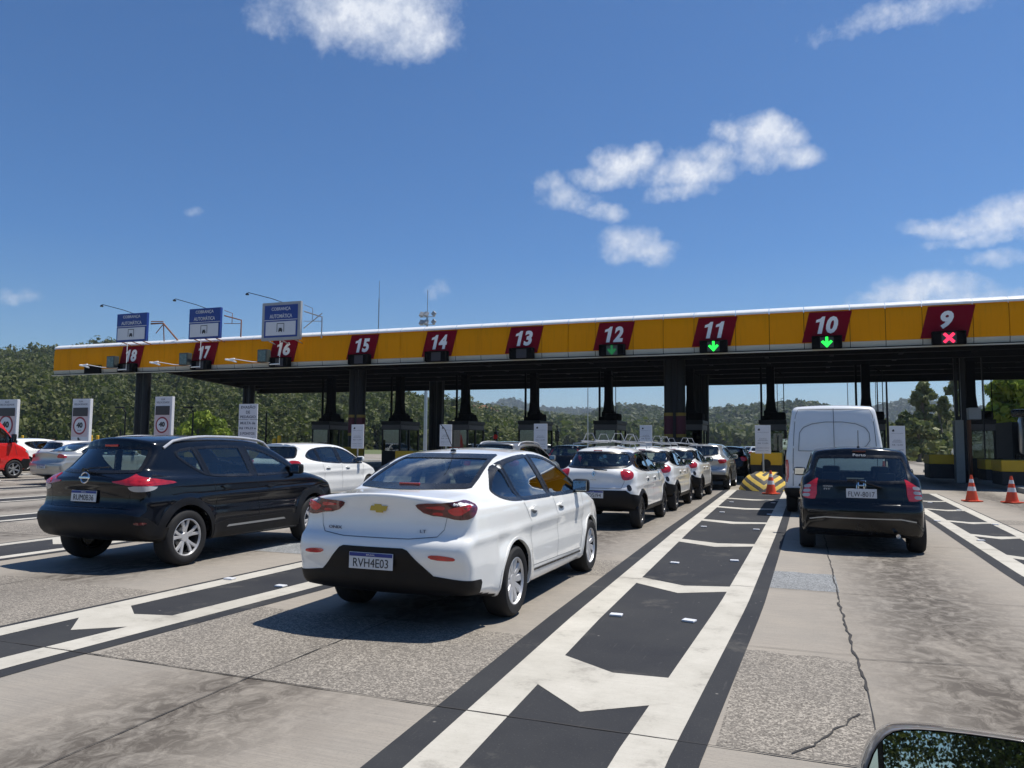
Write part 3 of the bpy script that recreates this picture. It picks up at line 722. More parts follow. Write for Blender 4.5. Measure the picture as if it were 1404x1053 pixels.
        for side in (1, -1):
            for ya in sp['axles']:
                if protos is None: protos = w0; o = w0
                else: o = copy_tree(protos)
                o.parent = s.root; o.location = (side*tx, ya, r); o.rotation_euler = (random.uniform(0, 6), 0, 0 if side > 0 else pi)
                ra = r+sp.get('archgap', .055); reg = (s.cen[:, 0]*side > .3) & (np.hypot(s.cen[:, 1]-ya, s.cen[:, 2]-r) < ra+.012) & (s.cen[:, 2] < r+ra+.1)
                s.kill |= reg
                mp = (lambda u, v, sd=side: s.mapR(u, v, sd)); A0, A1 = -.42, pi+.42; n = 30; an = [A0+(A1-A0)*i/n for i in range(n+1)]
                zb = sp.get('zb', .22)
                # keep the arch above the sill
                def pt(rad, a): return (ya+cos(a)*rad, max(r+sin(a)*rad, zb))
                s.ring('wheel_arch', [pt(ra+archw, a) for a in an], [pt(ra-.004, a) for a in an], mp, archm or s.mats['paint'], .005, closed=False)
                well = MB(); V = []; Fc = []
                xo = side*(float(s.half(np.array([ya+.0]), np.array([r+ra]))[0])-.03); xi = side*(sp['W']/2-.42)
                for a in an: zw = max(r+sin(a)*(ra+.004), zb+.08); V += [(xo, ya+cos(a)*(ra+.004), zw), (xi, ya+cos(a)*(ra+.004), zw)]
                for i in range(n): Fc.append((2*i, 2*i+1, 2*i+3, 2*i+2))
                Fc.append(tuple(2*i+1 for i in range(n+1))); well.add(V, Fc); well.build('wheel_well', dark_trim, s.root)
    def cut_bottom(s): pass
    def finish(s, seats=True):
        keep = ~s.kill; used = np.unique(s.Fc[keep]); remap = -np.ones(len(s.V), int); remap[used] = np.arange(len(used)); Fc = remap[s.Fc[keep]]
        n_ = s.nrm[keep]; c_ = s.cen[keep]; mi = ((n_[:, 2] < -.72) & (c_[:, 2] < .45)).astype(int).tolist()
        body = mk('body', s.V[used].tolist(), Fc.tolist(), [s.mats['paint'], black_plastic], s.root, True, mi)
        inn = s.V+(s.C0-s.V)/(np.linalg.norm(s.C0-s.V, axis=1)[:, None]+1e-6)*.028
        mk('cabin_lining', inn[used].tolist(), Fc[:, ::-1].tolist(), lining, s.root, True)
        if seats:
            sp = s.sp; zf = sp.get('floor', .38); y1 = sp.get('seaty', -.05); hh = sp.get('seatz', 1.13)
            b = MB(); b.box(-sp['W']/2+.25, sp['W']/2-.25, -sp['L']/2+.45, sp['L']/2-.9, zf-.03, zf); b.box(-sp['W']/2+.2, sp['W']/2-.2, y1+.98, y1+1.35, .5, sp['belt'][0]-.02, bev=.05); b.build('dashboard', lining, s.root)
            for x in (-.36, .36):
                q = MB(); q.box(x-.24, x+.24, y1-.05, y1+.48, zf, zf+.2, bev=.05); q.add(*_slab(x, y1-.10, zf+.1, .46, hh-.16-zf)); q.box(x-.13, x+.13, y1-.34, y1-.24, hh-.12, hh+.08, bev=.04); q.build('seat', seatm, s.root, True)
            q = MB(); yb = sp.get('benchy', y1-.85); q.box(-.62, .62, yb, yb+.42, zf, zf+.18, bev=.04); q.add(*_slab(0, yb-.02, zf+.1, 1.24, hh-.22-zf))
            for x in (-.38, .38): q.box(x-.13, x+.13, yb-.26, yb-.17, hh-.16, hh+.0, bev=.035)
            q.build('rear_bench', seatm, s.root, True)
            a = [(-.36+.17*cos(t*pi/10), y1+.82+.05*sin(t*pi/10), zf+.5+.17*sin(t*pi/10)) for t in range(21)]
            MB().tube(a, .014, 6).build('steering_wheel', dark_trim, s.root, True)
        return body
    def seams(s, lines, w=.007, m=None, off=.0022):
        for mp, pts in lines:
            b = MB()
            q = []
            for a, c in zip(pts[:-1], pts[1:]):
                n = max(1, int(math.hypot(c[0]-a[0], c[1]-a[1])/.05)); q += [(a[0]+(c[0]-a[0])*i/n, a[1]+(c[1]-a[1])*i/n) for i in range(n)]
            q.append(pts[-1]); V = []
            for i, p in enumerate(q):
                a, c = q[max(i-1, 0)], q[min(i+1, len(q)-1)]; dx, dy = c[0]-a[0], c[1]-a[1]; l = math.hypot(dx, dy) or 1; nx, ny = -dy/l*w/2, dx/l*w/2
                V += [s.hit(mp, p[0]+nx, p[1]+ny, off), s.hit(mp, p[0]-nx, p[1]-ny, off)]
            b.add(V, [(2*i, 2*i+1, 2*i+3, 2*i+2) for i in range(len(q)-1)]); mk('panel_seam', b.V, b.F, m or s.mats['seam'], s.root)
    def both(s, poly): return poly, [(-a, b) for a, b in poly][::-1]
    def mirror(s, y, z, mat, out=.13, size=(.20, .11, .15)):
        for sd in (1, -1):
            hw = float(s.half(np.array([y]), np.array([z]))[0]); b = MB(); b.box(-size[0]/2, size[0]/2, -size[1]/2, size[1]/2, -size[2]/2, size[2]/2, bev=.045)
            b.tube([(-size[0]/2*sd-.06*sd, .02, -.05), (0, 0, -.04)], .025, 8)
            o = b.build('side_mirror', mat, s.root, True, 60); o.location = (sd*(hw+out-.02), y, z+.02)
            g = MB().box(-size[0]/2+.02, size[0]/2-.02, -.004, .004, -size[2]/2+.02, size[2]/2-.02, bev=.003).build('mirror_glass', mirror_m, o); g.location = (0, -size[1]/2-.002, 0)
    def handles(s, pts, mat=None):
        for sd in (1, -1):
            for (y, z) in pts:
                mp = (lambda u, v, sd=sd: s.mapR(u, v, sd)); n = 14
                s.patch('door_handle', [(y+cos(2*pi*i/n)*.095, z+sin(2*pi*i/n)*.020) for i in range(n)], mp, mat or s.mats['paint'], .028, .02, d=.04)
                s.patch('handle_shade', [(y+cos(2*pi*i/n)*.07, z-.012+sin(2*pi*i/n)*.036) for i in range(n)], mp, s.mats['seam'], .002, 0, d=.04)  # flat seam-coloured patch; shade behind the handle put into its colour
    def plate(s, z, txt, blue=True, tilt=.12, w=.40, h=.13, x=0.0):
        p = s.hit(lambda u, v: s.mapWrap(u, v), x, z, .012); pl = MB().box(-w/2, w/2, -.004, .004, -h/2, h/2, bev=.003).build('licence_plate', plate_white, s.root)
        pl.location = (x, p.y-.012, z); pl.rotation_euler = (-tilt, 0, 0)
        if blue:
            MB().box(-w/2+.004, w/2-.004, -.0058, 0, h/2-.032, h/2-.004).build('blue_band', plate_blue, pl)
            text('plate_lettering', txt, .1, ink, pl, (.0, -.0055, -.016), width=w*.80, height=h*.52, ext=.001)
            text('plate_lettering', 'BRASIL', .02, plate_white, pl, (.0, -.0065, h/2-.018), width=w*.2, height=.012, ext=.001)
        else: text('plate_lettering', txt, .1, ink, pl, (.0, -.0055, -.012), width=w*.86, height=h*.55, ext=.001); 
        return pl
    def badge(s, b, z, mat, x=0, tilt=.1, name='badge', scale=1):
        p = s.hit(lambda u, v: s.mapWrap(u, v), x, z, .008); o = b.build(name, mat, s.root, True); o.location = (x, p.y, z); o.rotation_euler = (-tilt, 0, 0); return o
    def script(s, txt, x, z, h, mat, w=None):
        p = s.hit(lambda u, v: s.mapWrap(u, v), x, z, .006); t = text('lettering', txt, h, mat, s.root, (x, p.y-.002, z), ext=.002, width=w, height=h*.7)
        q = s.hit(lambda u, v: s.mapWrap(u, v), x+.05, z, .006); t.rotation_euler = (pi/2, 0, atan2(q.y-p.y, .05)); return t
def _slab(x, y, z, w, h):
    bm = bmesh.new(); bmesh.ops.create_cube(bm, size=1)
    for v in bm.verts:
        v.co = Vector((x+v.co.x*w, y+v.co.y*.12, z+(v.co.z+.5)*h)); v.co.y -= (v.co.z-z)*.27
    bmesh.ops.bevel(bm, geom=bm.edges[:], offset=.045, segments=2, affect='EDGES'); bm.verts.index_update()
    r = ([v.co.copy() for v in bm.verts], [[v.index for v in f.verts] for f in bm.faces]); bm.free(); return r
REAR = (0, lambda s: (s.nrm[:, 1] < -.15) & (s.cen[:, 1] < 0) & (s.nrm[:, 2] > -.2))
FRONT = (0, lambda s: (s.nrm[:, 1] > .15) & (s.cen[:, 1] > 0) & (s.nrm[:, 2] > .2))
sym = lambda right: right+[(-a, b) for a, b in right[::-1]]
def wr(c): return lambda u, v: c.mapWrap(u, v, -1)
def wf(c): return lambda u, v: c.mapWrap(u, v, 1)
def sideL(c): return [lambda u, v: c.mapR(u, v, 1), lambda u, v: c.mapR(u, v, -1)]
def lamp(c, name, poly, mat, off=.008):
    for pl in c.both(poly): c.patch(name, chaikin(pl, 1), wr(c), mat, off, .01, d=.05)
def blackband(c, poly, mat=black_plastic, off=.006, name='rear_bumper'):
    c.patch(name, sym(poly), wr(c), mat, off, .01, d=.03)

# ---- white sedan in front (centre of the picture)
def sedan_spec(res=.035):
    return dict(L=4.474, W=1.73, H=1.475, r=.31, axles=(-1.20, 1.40), belt=(.985, -.012), tumble=.36, tcurve=.30, shoulder=.03, ghtaper=.13, ghy=.55, res=res, flare=.018, crown=.04, zb=.24, bowr=.12, k=.06, ci=1,
     side=[(-1.95, .30), (-2.12, .31), (-2.19, .40), (-2.20, .52), (-2.237, .60), (-2.237, .70), (-2.20, .76), (-2.15, .79), (-2.13, .90), (-2.135, 1.0), (-2.165, 1.075), (-2.17, 1.10), (-2.15, 1.108), (-2.10, 1.108), (-1.80, 1.118), (-1.66, 1.135), (-1.30, 1.27), (-.95, 1.385), (-.6, 1.45), (-.1, 1.478), (.25, 1.465), (.55, 1.40), (.90, 1.235), (1.22, 1.06), (1.32, 1.02), (1.6, .965), (1.95, .86), (2.12, .77), (2.20, .64), (2.237, .5), (2.22, .33), (2.10, .22), (1.8, .19), (0, .20), (-1.6, .22)])
def build_onix():
    c = Car('white_sedan', sedan_spec(.024), dict(paint=white_paint, seam=seam_soft), 'large white sedan with red lamps nearest the camera, plate RVH4E03', 'car', (-3.25, 7.60), radians(.3))
    c.window('rear_window', sym([(.50, 1.125), (.555, 1.14), (.475, 1.395), (.43, 1.41)]), c.mapB, mid_glass, REAR, inset=.035, it=1)
    c.window('windscreen', sym([(.70, 1.05), (.56, 1.36), (.50, 1.39)]), c.mapF, mid_glass, FRONT, it=1)
    c.side_windows([(-1.38, 1.07), (-1.28, 1.20), (-1.05, 1.315), (-.7, 1.385), (-.25, 1.41), (.18, 1.395), (.50, 1.325), (.85, 1.165), (1.12, 1.00), (1.05, .975), (0, .985), (-1.0, 1.00), (-1.28, 1.02)],
      [(-.93, -1.02, .04, 1.0, 1.38), (-.08, -.22, .10, 1.0, 1.38)], tint_glass)
    c.wheels(alloy, 10, 0, archw=.022); 
    lamp(c, 'tail_light', [(.32, 1.015), (.36, 1.035), (.62, 1.04), (.80, 1.05), (1.0, 1.055), (1.05, 1.04), (.98, .975), (.90, .915), (.78, .905), (.62, .93), (.42, .94)], dark_lens)
    lamp(c, 'tail_light_element', [(.64, .985), (.70, 1.0), (.82, 1.02), (.93, 1.02), (.86, .975), (.80, .94), (.72, .945)], red_lit, .011)
    lamp(c, 'tail_light_element', [(.40, 1.0), (.44, 1.015), (.60, 1.02), (.62, 1.0), (.58, .985)], red_lens, .011)
    lamp(c, 'tail_light_element', [(.46, .945), (.60, .94), (.58, .965), (.48, .968)], red_lens, .011)
    blackband(c, [(0, .685), (.27, .685), (.31, .67), (.45, .53), (.51, .475), (.80, .445), (1.03, .435), (1.05, .41), (1.03, .33), (.5, .31), (0, .31)])
    lamp(c, 'reflector', [(.47, .63), (.52, .645), (.70, .63), (.73, .61), (.70, .598), (.52, .605)], red_lens, .006)
    c.plate(.575, 'RVH4E03', tilt=.02)
    c.seams([(wr(c), [(-.64, 1.09), (-.645, .93), (-.61, .83), (-.53, .775), (-.3, .755), (.3, .755), (.53, .775), (.61, .83), (.645, .93), (.64, 1.09)])]+
      [(m, l) for m in sideL(c) for l in ([(-.93, .98), (-.80, .80), (-.80, .52), (-.74, .38), (.92, .34)], [(-.04, .97), (.04, .80), (.03, .36)], [(1.06, .96), (1.05, .78), (.98, .55), (.94, .35)])], .006)
    c.seams([(m, l) for m in sideL(c) for l in ([(-.70, .335), (.95, .30)],)], .022, dark_trim)
    c.handles([(-.68, .905), (.20, .885)])
    c.mirror(.86, 1.03, black_plastic)
    # emblem: plain golden cross bar shape
    b = MB().prism([(-.095, -.024), (-.03, -.024), (-.022, -.042), (.055, -.042), (.05, -.024), (.085, -.024), (.10, .024), (.035, .024), (.028, .040), (-.05, .040), (-.045, .024), (-.085, .024)], -.008, .0)
    b.V = [v*.82 for v in b.V]; o = c.badge(b, .985, [gold]); o.data.polygons.foreach_set('use_smooth', [False]*len(o.data.polygons))
    c.script('ONIX', -.42, .815, .035, grey_ink, .14); c.script('LT', .40, .815, .035, grey_ink, .05)
    MB().box(-.10, .10, -.01, .01, -.015, .015, bev=.005).build('third_brake_light', red_lit, c.root).location = (0, -1.62, 1.155)
    MB().lathe([(.03, 0), (.026, .02), (.010, .028)], n=12).tube([(0, 0, .02), (-.03, -.14, .22), (-.05, -.20, .27)], .004, 6).build('antenna', dark_trim, c.root).location = (0, -.72, 1.435)
    c.finish(); return c
# ---- black crossover on the left
def suv_spec(res=.035):
    return dict(L=4.295, W=1.76, H=1.59, r=.34, axles=(-1.30, 1.30), belt=(1.035, -.015), tumble=.30, tcurve=.25, shoulder=.035, ghtaper=.10, ghy=.7, res=res, flare=.03, crown=.05, archgap=.06, zb=.30, k=.06, bowr=.12, ci=1,
     side=[(-1.80, .33), (-1.99, .36), (-2.10, .45), (-2.14, .60), (-2.12, .70), (-2.03, .76), (-2.02, .90), (-2.05, 1.0), (-2.05, 1.07), (-1.97, 1.13), (-1.80, 1.30), (-1.66, 1.46), (-1.70, 1.53), (-1.62, 1.56), (-1.2, 1.585), (-.5, 1.60), (0, 1.585), (.35, 1.535), (.70, 1.39), (1.05, 1.20), (1.20, 1.115), (1.5, 1.07), (1.90, .98), (2.06, .86), (2.14, .62), (2.12, .42), (1.98, .28), (1.7, .24), (0, .25), (-1.5, .28)])
SUVDLO = [(-1.34, 1.33), (-1.26, 1.42), (-.7, 1.455), (-.15, 1.455), (.22, 1.42), (.58, 1.28), (.95, 1.10), (.92, 1.06), (.2, 1.045), (-.85, 1.06), (-1.02, 1.12)]
def build_kicks():
    c = Car('black_crossover', suv_spec(.026), dict(paint=navy_black, seam=dark_trim), 'black crossover with silver roof rails and two-tone alloys, left of the large white sedan', 'car', (-7.96, 8.70), radians(.3))
    c.window('rear_window', sym([(.56, 1.13), (.60, 1.16), (.53, 1.42), (.47, 1.445)]), c.mapB, mid_glass, REAR, it=1)
    c.window('windscreen', sym([(.70, 1.14), (.58, 1.42), (.50, 1.45)]), c.mapF, mid_glass, FRONT, it=1)
    c.side_windows(SUVDLO, [(-.88, -1.0, .045, 1.05, 1.42), (-.02, -.12, .11, 1.05, 1.42)], mid_glass)
    c.wheels(alloy, 5, 1, archm=black_plastic, archw=.085, tw=.21)
    for m in sideL(c): c.patch('sill_cladding', [(-.88, .29), (.88, .29), (.86, .46), (.6, .50), (-.6, .50), (-.86, .46)], m, black_plastic, .010, .01); c.patch('sill_strip', [(-.62, .405), (.60, .405), (.56, .43), (-.58, .43)], m, steel, .014, .01)
    lamp(c, 'tail_light', [(.36, 1.035), (.55, 1.05), (.70, 1.10), (.80, 1.125), (.90, 1.09), (1.15, 1.06), (1.42, 1.02), (1.30, 1.00), (.95, .985), (.60, .995)], red_lens)
    lamp(c, 'tail_light_element', [(.66, 1.01), (.80, 1.065), (.86, 1.02), (1.05, 1.015), (.9, 1.0)], red_lit, .012)
    lamp(c, 'indicator_lens', [(.66, .985), (1.12, .985), (1.08, .945), (.96, .925), (.80, .92), (.70, .94)], clear_lens, .006)
    blackband(c, [(0, .67), (.70, .67), (.95, .62), (1.15, .50), (1.30, .48), (1.3, .32), (.6, .31), (0, .31)])
    c.seams([(wr(c), [(-.70, 1.0), (-.69, .80), (-.62, .735), (.62, .735), (.69, .80), (.70, 1.0)])]+[(m, l) for m in sideL(c) for l in ([(-.86, 1.04), (-.80, .8), (-.84, .5)], [(.0, 1.03), (.03, .5)], [(.98, 1.04), (1.0, .8), (.93, .5)])], .006)
    lamp(c, 'reflector', [(.80, .58), (.95, .57), (.94, .545), (.80, .55)], dark_lens, .012)
    c.plate(.86, 'RUM0B36', tilt=.06)
    c.handles([(-.62, .93), (.26, .90)], navy_black); c.mirror(.83, 1.10, black_plastic)
    b = MB(); a = [(.062*cos(t*pi/10), 0, .062*sin(t*pi/10)) for t in range(21)]; b.tube(a, .010, 6); b.box(-.085, .085, -.012, .004, -.013, .013, bev=.003); c.badge(b, 1.075, [chrome])
    for sd in (1, -1):
        pts = [(sd*(.60-.02*(t*t)), -1.28+2.02*(t+1)/2-.0, 1.595-.035*t*t-(.05 if abs(t) > .97 else 0)+(.0)) for t in [-1, -.92, -.6, -.3, 0, .3, .6, .85, 1]]
        pts = []
        for i in range(15):
            y = -1.45+2.0*i/14; h = c.hit(c.mapT, sd*.58, y, 0); pts.append((sd*.58, y, h.z+(.045 if 0 < i < 14 else .0)))
        MB().tube(pts, .019, 8).build('roof_rail', alloy, c.root, True)
    MB().tube([(-.02, 0, 0), (.10, -.02, .03), (.42, -.03, .05)], .012, 6).lathe([(.03, -.02), (.03, .02)], axis='y', n=10).build('rear_wiper', dark_trim, c.root).location = (-.1, c.hit(wr(c), 0, 1.15, .02).y, 1.155)
    MB().box(-.10, .10, -.01, .01, -.012, .012, bev=.004).build('third_brake_light', red_lit, c.root).location = (0, c.hit(wr(c), 0, 1.46, .012).y, 1.455)
    c.finish(); return c
# ---- black compact hatchback on the right
def build_fit():
    sp = dict(L=3.9, W=1.695, H=1.50, r=.30, axles=(-1.33, 1.17), belt=(.985, -.055), tumble=.24, tcurve=.15, shoulder=.03, ghtaper=.06, ghy=.7, res=.026, flare=.012, crown=.05, zb=.26, bowr=.15, k=.07, ci=1,
     side=[(-1.7, .22), (-1.86, .245), (-1.93, .38), (-1.95, .58), (-1.93, .68), (-1.87, .73), (-1.85, .88), (-1.84, 1.0), (-1.78, 1.08), (-1.65, 1.28), (-1.52, 1.46), (-1.50, 1.50), (-1.3, 1.515), (-.6, 1.53), (0, 1.505), (.4, 1.42), (.85, 1.22), (1.25, 1.04), (1.6, .90), (1.85, .74), (1.94, .55), (1.95, .38), (1.85, .24), (1.5, .19), (0, .20), (-1.5, .22)])
    c = Car('black_hatchback', sp, dict(paint=black_paint, seam=dark_trim), 'black compact hatchback behind the white van, plate FLW-8017', 'car', (.80, 13.88), radians(-.6))
    c.window('rear_window', sym([(.60, 1.0), (.665, 1.04), (.60, 1.36), (.53, 1.39)]), c.mapB, mid_glass, REAR, it=1)
    c.window('windscreen', sym([(.68, 1.06), (.56, 1.38), (.50, 1.41)]), c.mapF, mid_glass, FRONT, it=1)
    c.side_windows([(-1.55, 1.13), (-1.42, 1.32), (-1.2, 1.395), (-.5, 1.42), (.1, 1.38), (.5, 1.24), (.95, 1.02), (.9, .97), (0, .985), (-1.1, 1.06)], [(-.95, -1.0, .05, 1.0, 1.4), (-.08, -.14, .09, 1.0, 1.4)], mid_glass)
    c.wheels(alloy, 7, 0, archw=.022)
    lamp(c, 'tail_light', [(.66, .76), (.68, 1.04), (.72, 1.06), (.80, 1.03), (.91, .94), (.93, .78), (.80, .75)], red_lit)
    for z0 in (.94, .875, .81): lamp(c, 'lamp_block', [(.80, z0+.022), (.915, z0+.015), (.92, z0-.03), (.80, z0-.026)], clear_lens, .012)
    c.plate(.855, 'FLW-8017', blue=False, tilt=.05)
    c.seams([(wr(c), [(-.60, 1.0), (-.57, .76), (-.50, .70), (.50, .70), (.57, .76), (.60, 1.0)])]+[(m, l) for m in sideL(c) for l in ([(-.95, 1.0), (-.86, .75), (-.9, .4)], [(-.03, .97), (-.02, .35)], [(.95, .93), (.9, .5), (.85, .35)])], .006)
    c.seams([(wr(c), [(-.75, .47), (-.5, .505), (.5, .505), (.75, .47)])], .016, steel)  # no seam: steel-coloured line painted in as the highlight on the bumper crease
    c.seams([(wr(c), [(-.55, .73), (-.35, .715), (.35, .715), (.55, .73)])], .012, dark_trim)
    b = MB(); b.box(-.045, -.028, -.010, 0, -.045, .045, bev=.003).box(.028, .045, -.010, 0, -.045, .045, bev=.003).box(-.03, .03, -.010, 0, -.008, .010, bev=.003)
    b.tube([(.055*cos(t*pi/4+pi/4)*1.5/ max(abs(cos(t*pi/4+pi/4)), abs(sin(t*pi/4+pi/4)))*.72, -.002, .055*sin(t*pi/4+pi/4)*1.3/max(abs(cos(t*pi/4+pi/4)), abs(sin(t*pi/4+pi/4)))) for t in range(0, 9)], .005, 6); c.badge(b, .965, [chrome])
    c.script('HONDA', -.44, .945, .030, alloy, .13); c.script('FIT', -.45, .905, .036, alloy, .09)
    p = c.hit(c.mapB, 0, 1.40, .008); text('lettering', 'Porto', .08, plate_white, c.root, (0, p.y-.004, 1.40), (pi/2-.45, 0, 0), ext=.002, width=.17, height=.042, bold=.0)
    MB().tube([(0, 0, 0), (.12, -.02, .0), (.44, -.02, -.10)], .012, 6).build('rear_wiper', dark_trim, c.root).location = (-.18, c.hit(wr(c), 0, 1.03, .03).y, 1.045)
    MB().lathe([(.022, 0), (.018, .02), (.008, .03)], n=10).tube([(0, 0, .02), (0, -.03, .26)], .005, 6).build('antenna', dark_trim, c.root).location = (0, -1.38, 1.505)
    c.handles([(-.7, .90), (.2, .87)], black_paint); c.mirror(.72, 1.06, black_paint)
    MB().lathe([(.0, 0), (.025, 0), (.03, -.02), (.03, -.10)], axis='y', n=14, caps=False).build('exhaust_pipe', chrome, c.root).location = (.45, -1.88, .28)
    for k in range(1): MB().box(-.09, .09, -.01, .01, -.012, .012, bev=.004).build('third_brake_light', dark_lens, c.root).location = (0, c.hit(wr(c), 0, 1.45, .012).y, 1.452)
    c.finish(); return c
# ---- small white hatchbacks with roof racks
def build_kwid():
    sp = dict(L=3.68, W=1.60, H=1.49, r=.295, axles=(-1.22, 1.20), belt=(1.0, -.02), tumble=.30, tcurve=.3, shoulder=.05, ghtaper=.12, ghy=.6, res=.03, flare=.03, crown=.06, zb=.30, bowr=.15, k=.13, archgap=.06,
     side=[(-1.55, .33), (-1.72, .36), (-1.80, .46), (-1.83, .60), (-1.82, .74), (-1.77, .80), (-1.77, .96), (-1.74, 1.05), (-1.64, 1.15), (-1.52, 1.32), (-1.42, 1.42), (-1.38, 1.455), (-1.2, 1.475), (-.6, 1.50), (-.1, 1.49), (.3, 1.42), (.65, 1.28), (1.0, 1.08), (1.15, 1.05), (1.5, 1.0), (1.72, .88), (1.82, .7), (1.84, .5), (1.78, .33), (1.5, .26), (0, .26), (-1.3, .28)])
    c = Car('white_hatchback', sp, dict(paint=white_paint2, seam=seam), 'small white hatchback with ladder rack on its roof, first behind the large white sedan ahead', 'car', (-3.55, 15.25), 0, 'white hatchbacks with roof ladders queuing at gate eleven')
    c.window('rear_window', sym([(.50, 1.085), (.585, 1.13), (.60, 1.22), (.545, 1.36), (.46, 1.385)]), c.mapB, mid_glass, REAR, it=2)
    c.window('windscreen', sym([(.64, 1.09), (.52, 1.36), (.46, 1.38)]), c.mapF, mid_glass, FRONT, it=1)
    c.side_windows([(-1.22, 1.12), (-1.16, 1.26), (-.95, 1.36), (-.4, 1.385), (.05, 1.37), (.42, 1.25), (.82, 1.05), (.8, 1.01), (0, 1.01), (-.95, 1.03)], [(-.18, -.26, .10, 1.0, 1.38)], tint_glass)
    c.wheels(black_rim, 8, 0, archm=black_plastic, archw=.07, tw=.17)
    for m in sideL(c): c.patch('sill_cladding', [(-.8, .29), (.78, .29), (.76, .38), (-.78, .38)], m, black_plastic, .008, .01)
    lamp(c, 'tail_light', [(.50, 1.02), (.53, 1.06), (.68, 1.075), (.86, 1.06), (.88, 1.0), (.80, .90), (.62, .875), (.54, .90)], red_lens)
    lamp(c, 'tail_light_element', [(.58, .99), (.64, 1.03), (.78, 1.03), (.79, .98), (.72, .93), (.62, .93)], red_lit, .011)
    blackband(c, [(0, .70), (.62, .70), (.72, .64), (1.05, .60), (1.2, .56), (1.2, .32), (.5, .30), (0, .30)])
    lamp(c, 'fog_recess', [(.66, .80), (.74, .80), (.76, .72), (.70, .68), (.65, .72)], dark_trim, .004)
    c.plate(.625, 'SSD5I94', tilt=.03)
    c.seams([(wr(c), [(-.60, 1.08), (-.60, .85), (-.52, .735), (.52, .735), (.60, .85), (.60, 1.08)])]+[(m, l) for m in sideL(c) for l in ([(-.80, 1.0), (-.72, .7), (-.78, .38)], [(-.13, 1.0), (-.1, .38)], [(.82, 1.0), (.78, .5), (.75, .38)])], .007)
    b = MB().prism([(0, .055), (.034, 0), (0, -.055), (-.034, 0)], -.01, 0).prism([(0, .02), (.012, 0), (0, -.02), (-.012, 0)], -.012, -.005, 1); c.badge(b, .985, [chrome, ink]); c.script('KWID', .0, .885, .022, chrome, .10)
    c.handles([(-.62, .90), (.10, .89)]); c.mirror(.62, 1.08, black_plastic)
    MB().box(-.08, .08, -.01, .01, -.012, .012, bev=.004).build('third_brake_light', red_lit, c.root).location = (0, c.hit(wr(c), 0, 1.42, .012).y, 1.405)
    MB().tube([(0, 0, 0), (.25, -.02, -.01)], .012, 6).build('rear_wiper', dark_trim, c.root).location = (0, c.hit(wr(c), 0, 1.06, .02).y, 1.07)
    c.finish()
    return c
def ladder_rack(loc, label):
    r = empty('roof_rack', loc, 0, label, 'roof rack', 'metal racks on the white hatchbacks')
    for y in (-1.0, .1):
        b = MB(); b.tube([(-.62, y, -.02), (-.60, y, .07), (-.3, y, .10), (0, y, .135), (.3, y, .10), (.60, y, .07), (.62, y, -.02)], .012, 6)
        b.build('cross_bar', steel, r, True)
    b = MB()
    for x in (-.40, .40):
        b.tube([(x, -1.15, .12), (x, .95, .10)], .016, 6)
    for x0, x1 in ((-.42, -.14), (.14, .42)):
        for y in (-1.0, .1): b.tube([(x0, y, .09), (x0+.08, y, .27), (x1-.08, y, .27), (x1, y, .09)], .008, 6)
    b.build('holder', steel, r, True)
    b = MB(); b.tube([(-.1, -1.25, .13), (-.55, 1.2, .12)], .018, 6); b.tube([(.2, -1.28, .13), (-.2, 1.2, .12)], .018, 6)
    for i in range(8): t = i/7; b.tube([(-.1-.45*t, -1.2+2.3*t, .13), (.2-.4*t, -1.22+2.3*t, .13)], .010, 5)
    b.build('ladder', alloy, r, True); return r
def hatch_spec(res=.04):
    return dict(L=4.0, W=1.72, H=1.50, r=.31, axles=(-1.25, 1.27), belt=(1.0, -.02), tumble=.32, tcurve=.25, shoulder=.035, ghtaper=.10, ghy=.7, res=res, flare=.014, crown=.05, zb=.24, bowr=.12,
     side=[(-1.8, .27), (-1.92, .32), (-1.99, .45), (-2.0, .62), (-1.95, .78), (-1.92, .95), (-1.86, 1.08), (-1.70, 1.25), (-1.58, 1.42), (-1.66, 1.47), (-1.55, 1.485), (-1.1, 1.50), (-.5, 1.51), (0, 1.495), (.35, 1.44), (.75, 1.26), (1.10, 1.07), (1.3, 1.02), (1.65, .93), (1.88, .80), (1.98, .62), (2.0, .42), (1.9, .25), (1.6, .20), (0, .20), (-1.5, .22)])
HATCHDLO = [(-1.42, 1.13), (-1.30, 1.28), (-1.05, 1.37), (-.5, 1.405), (0, 1.395), (.4, 1.30), (.80, 1.10), (.98, .99), (.9, .965), (0, .98), (-1.0, 1.03)]
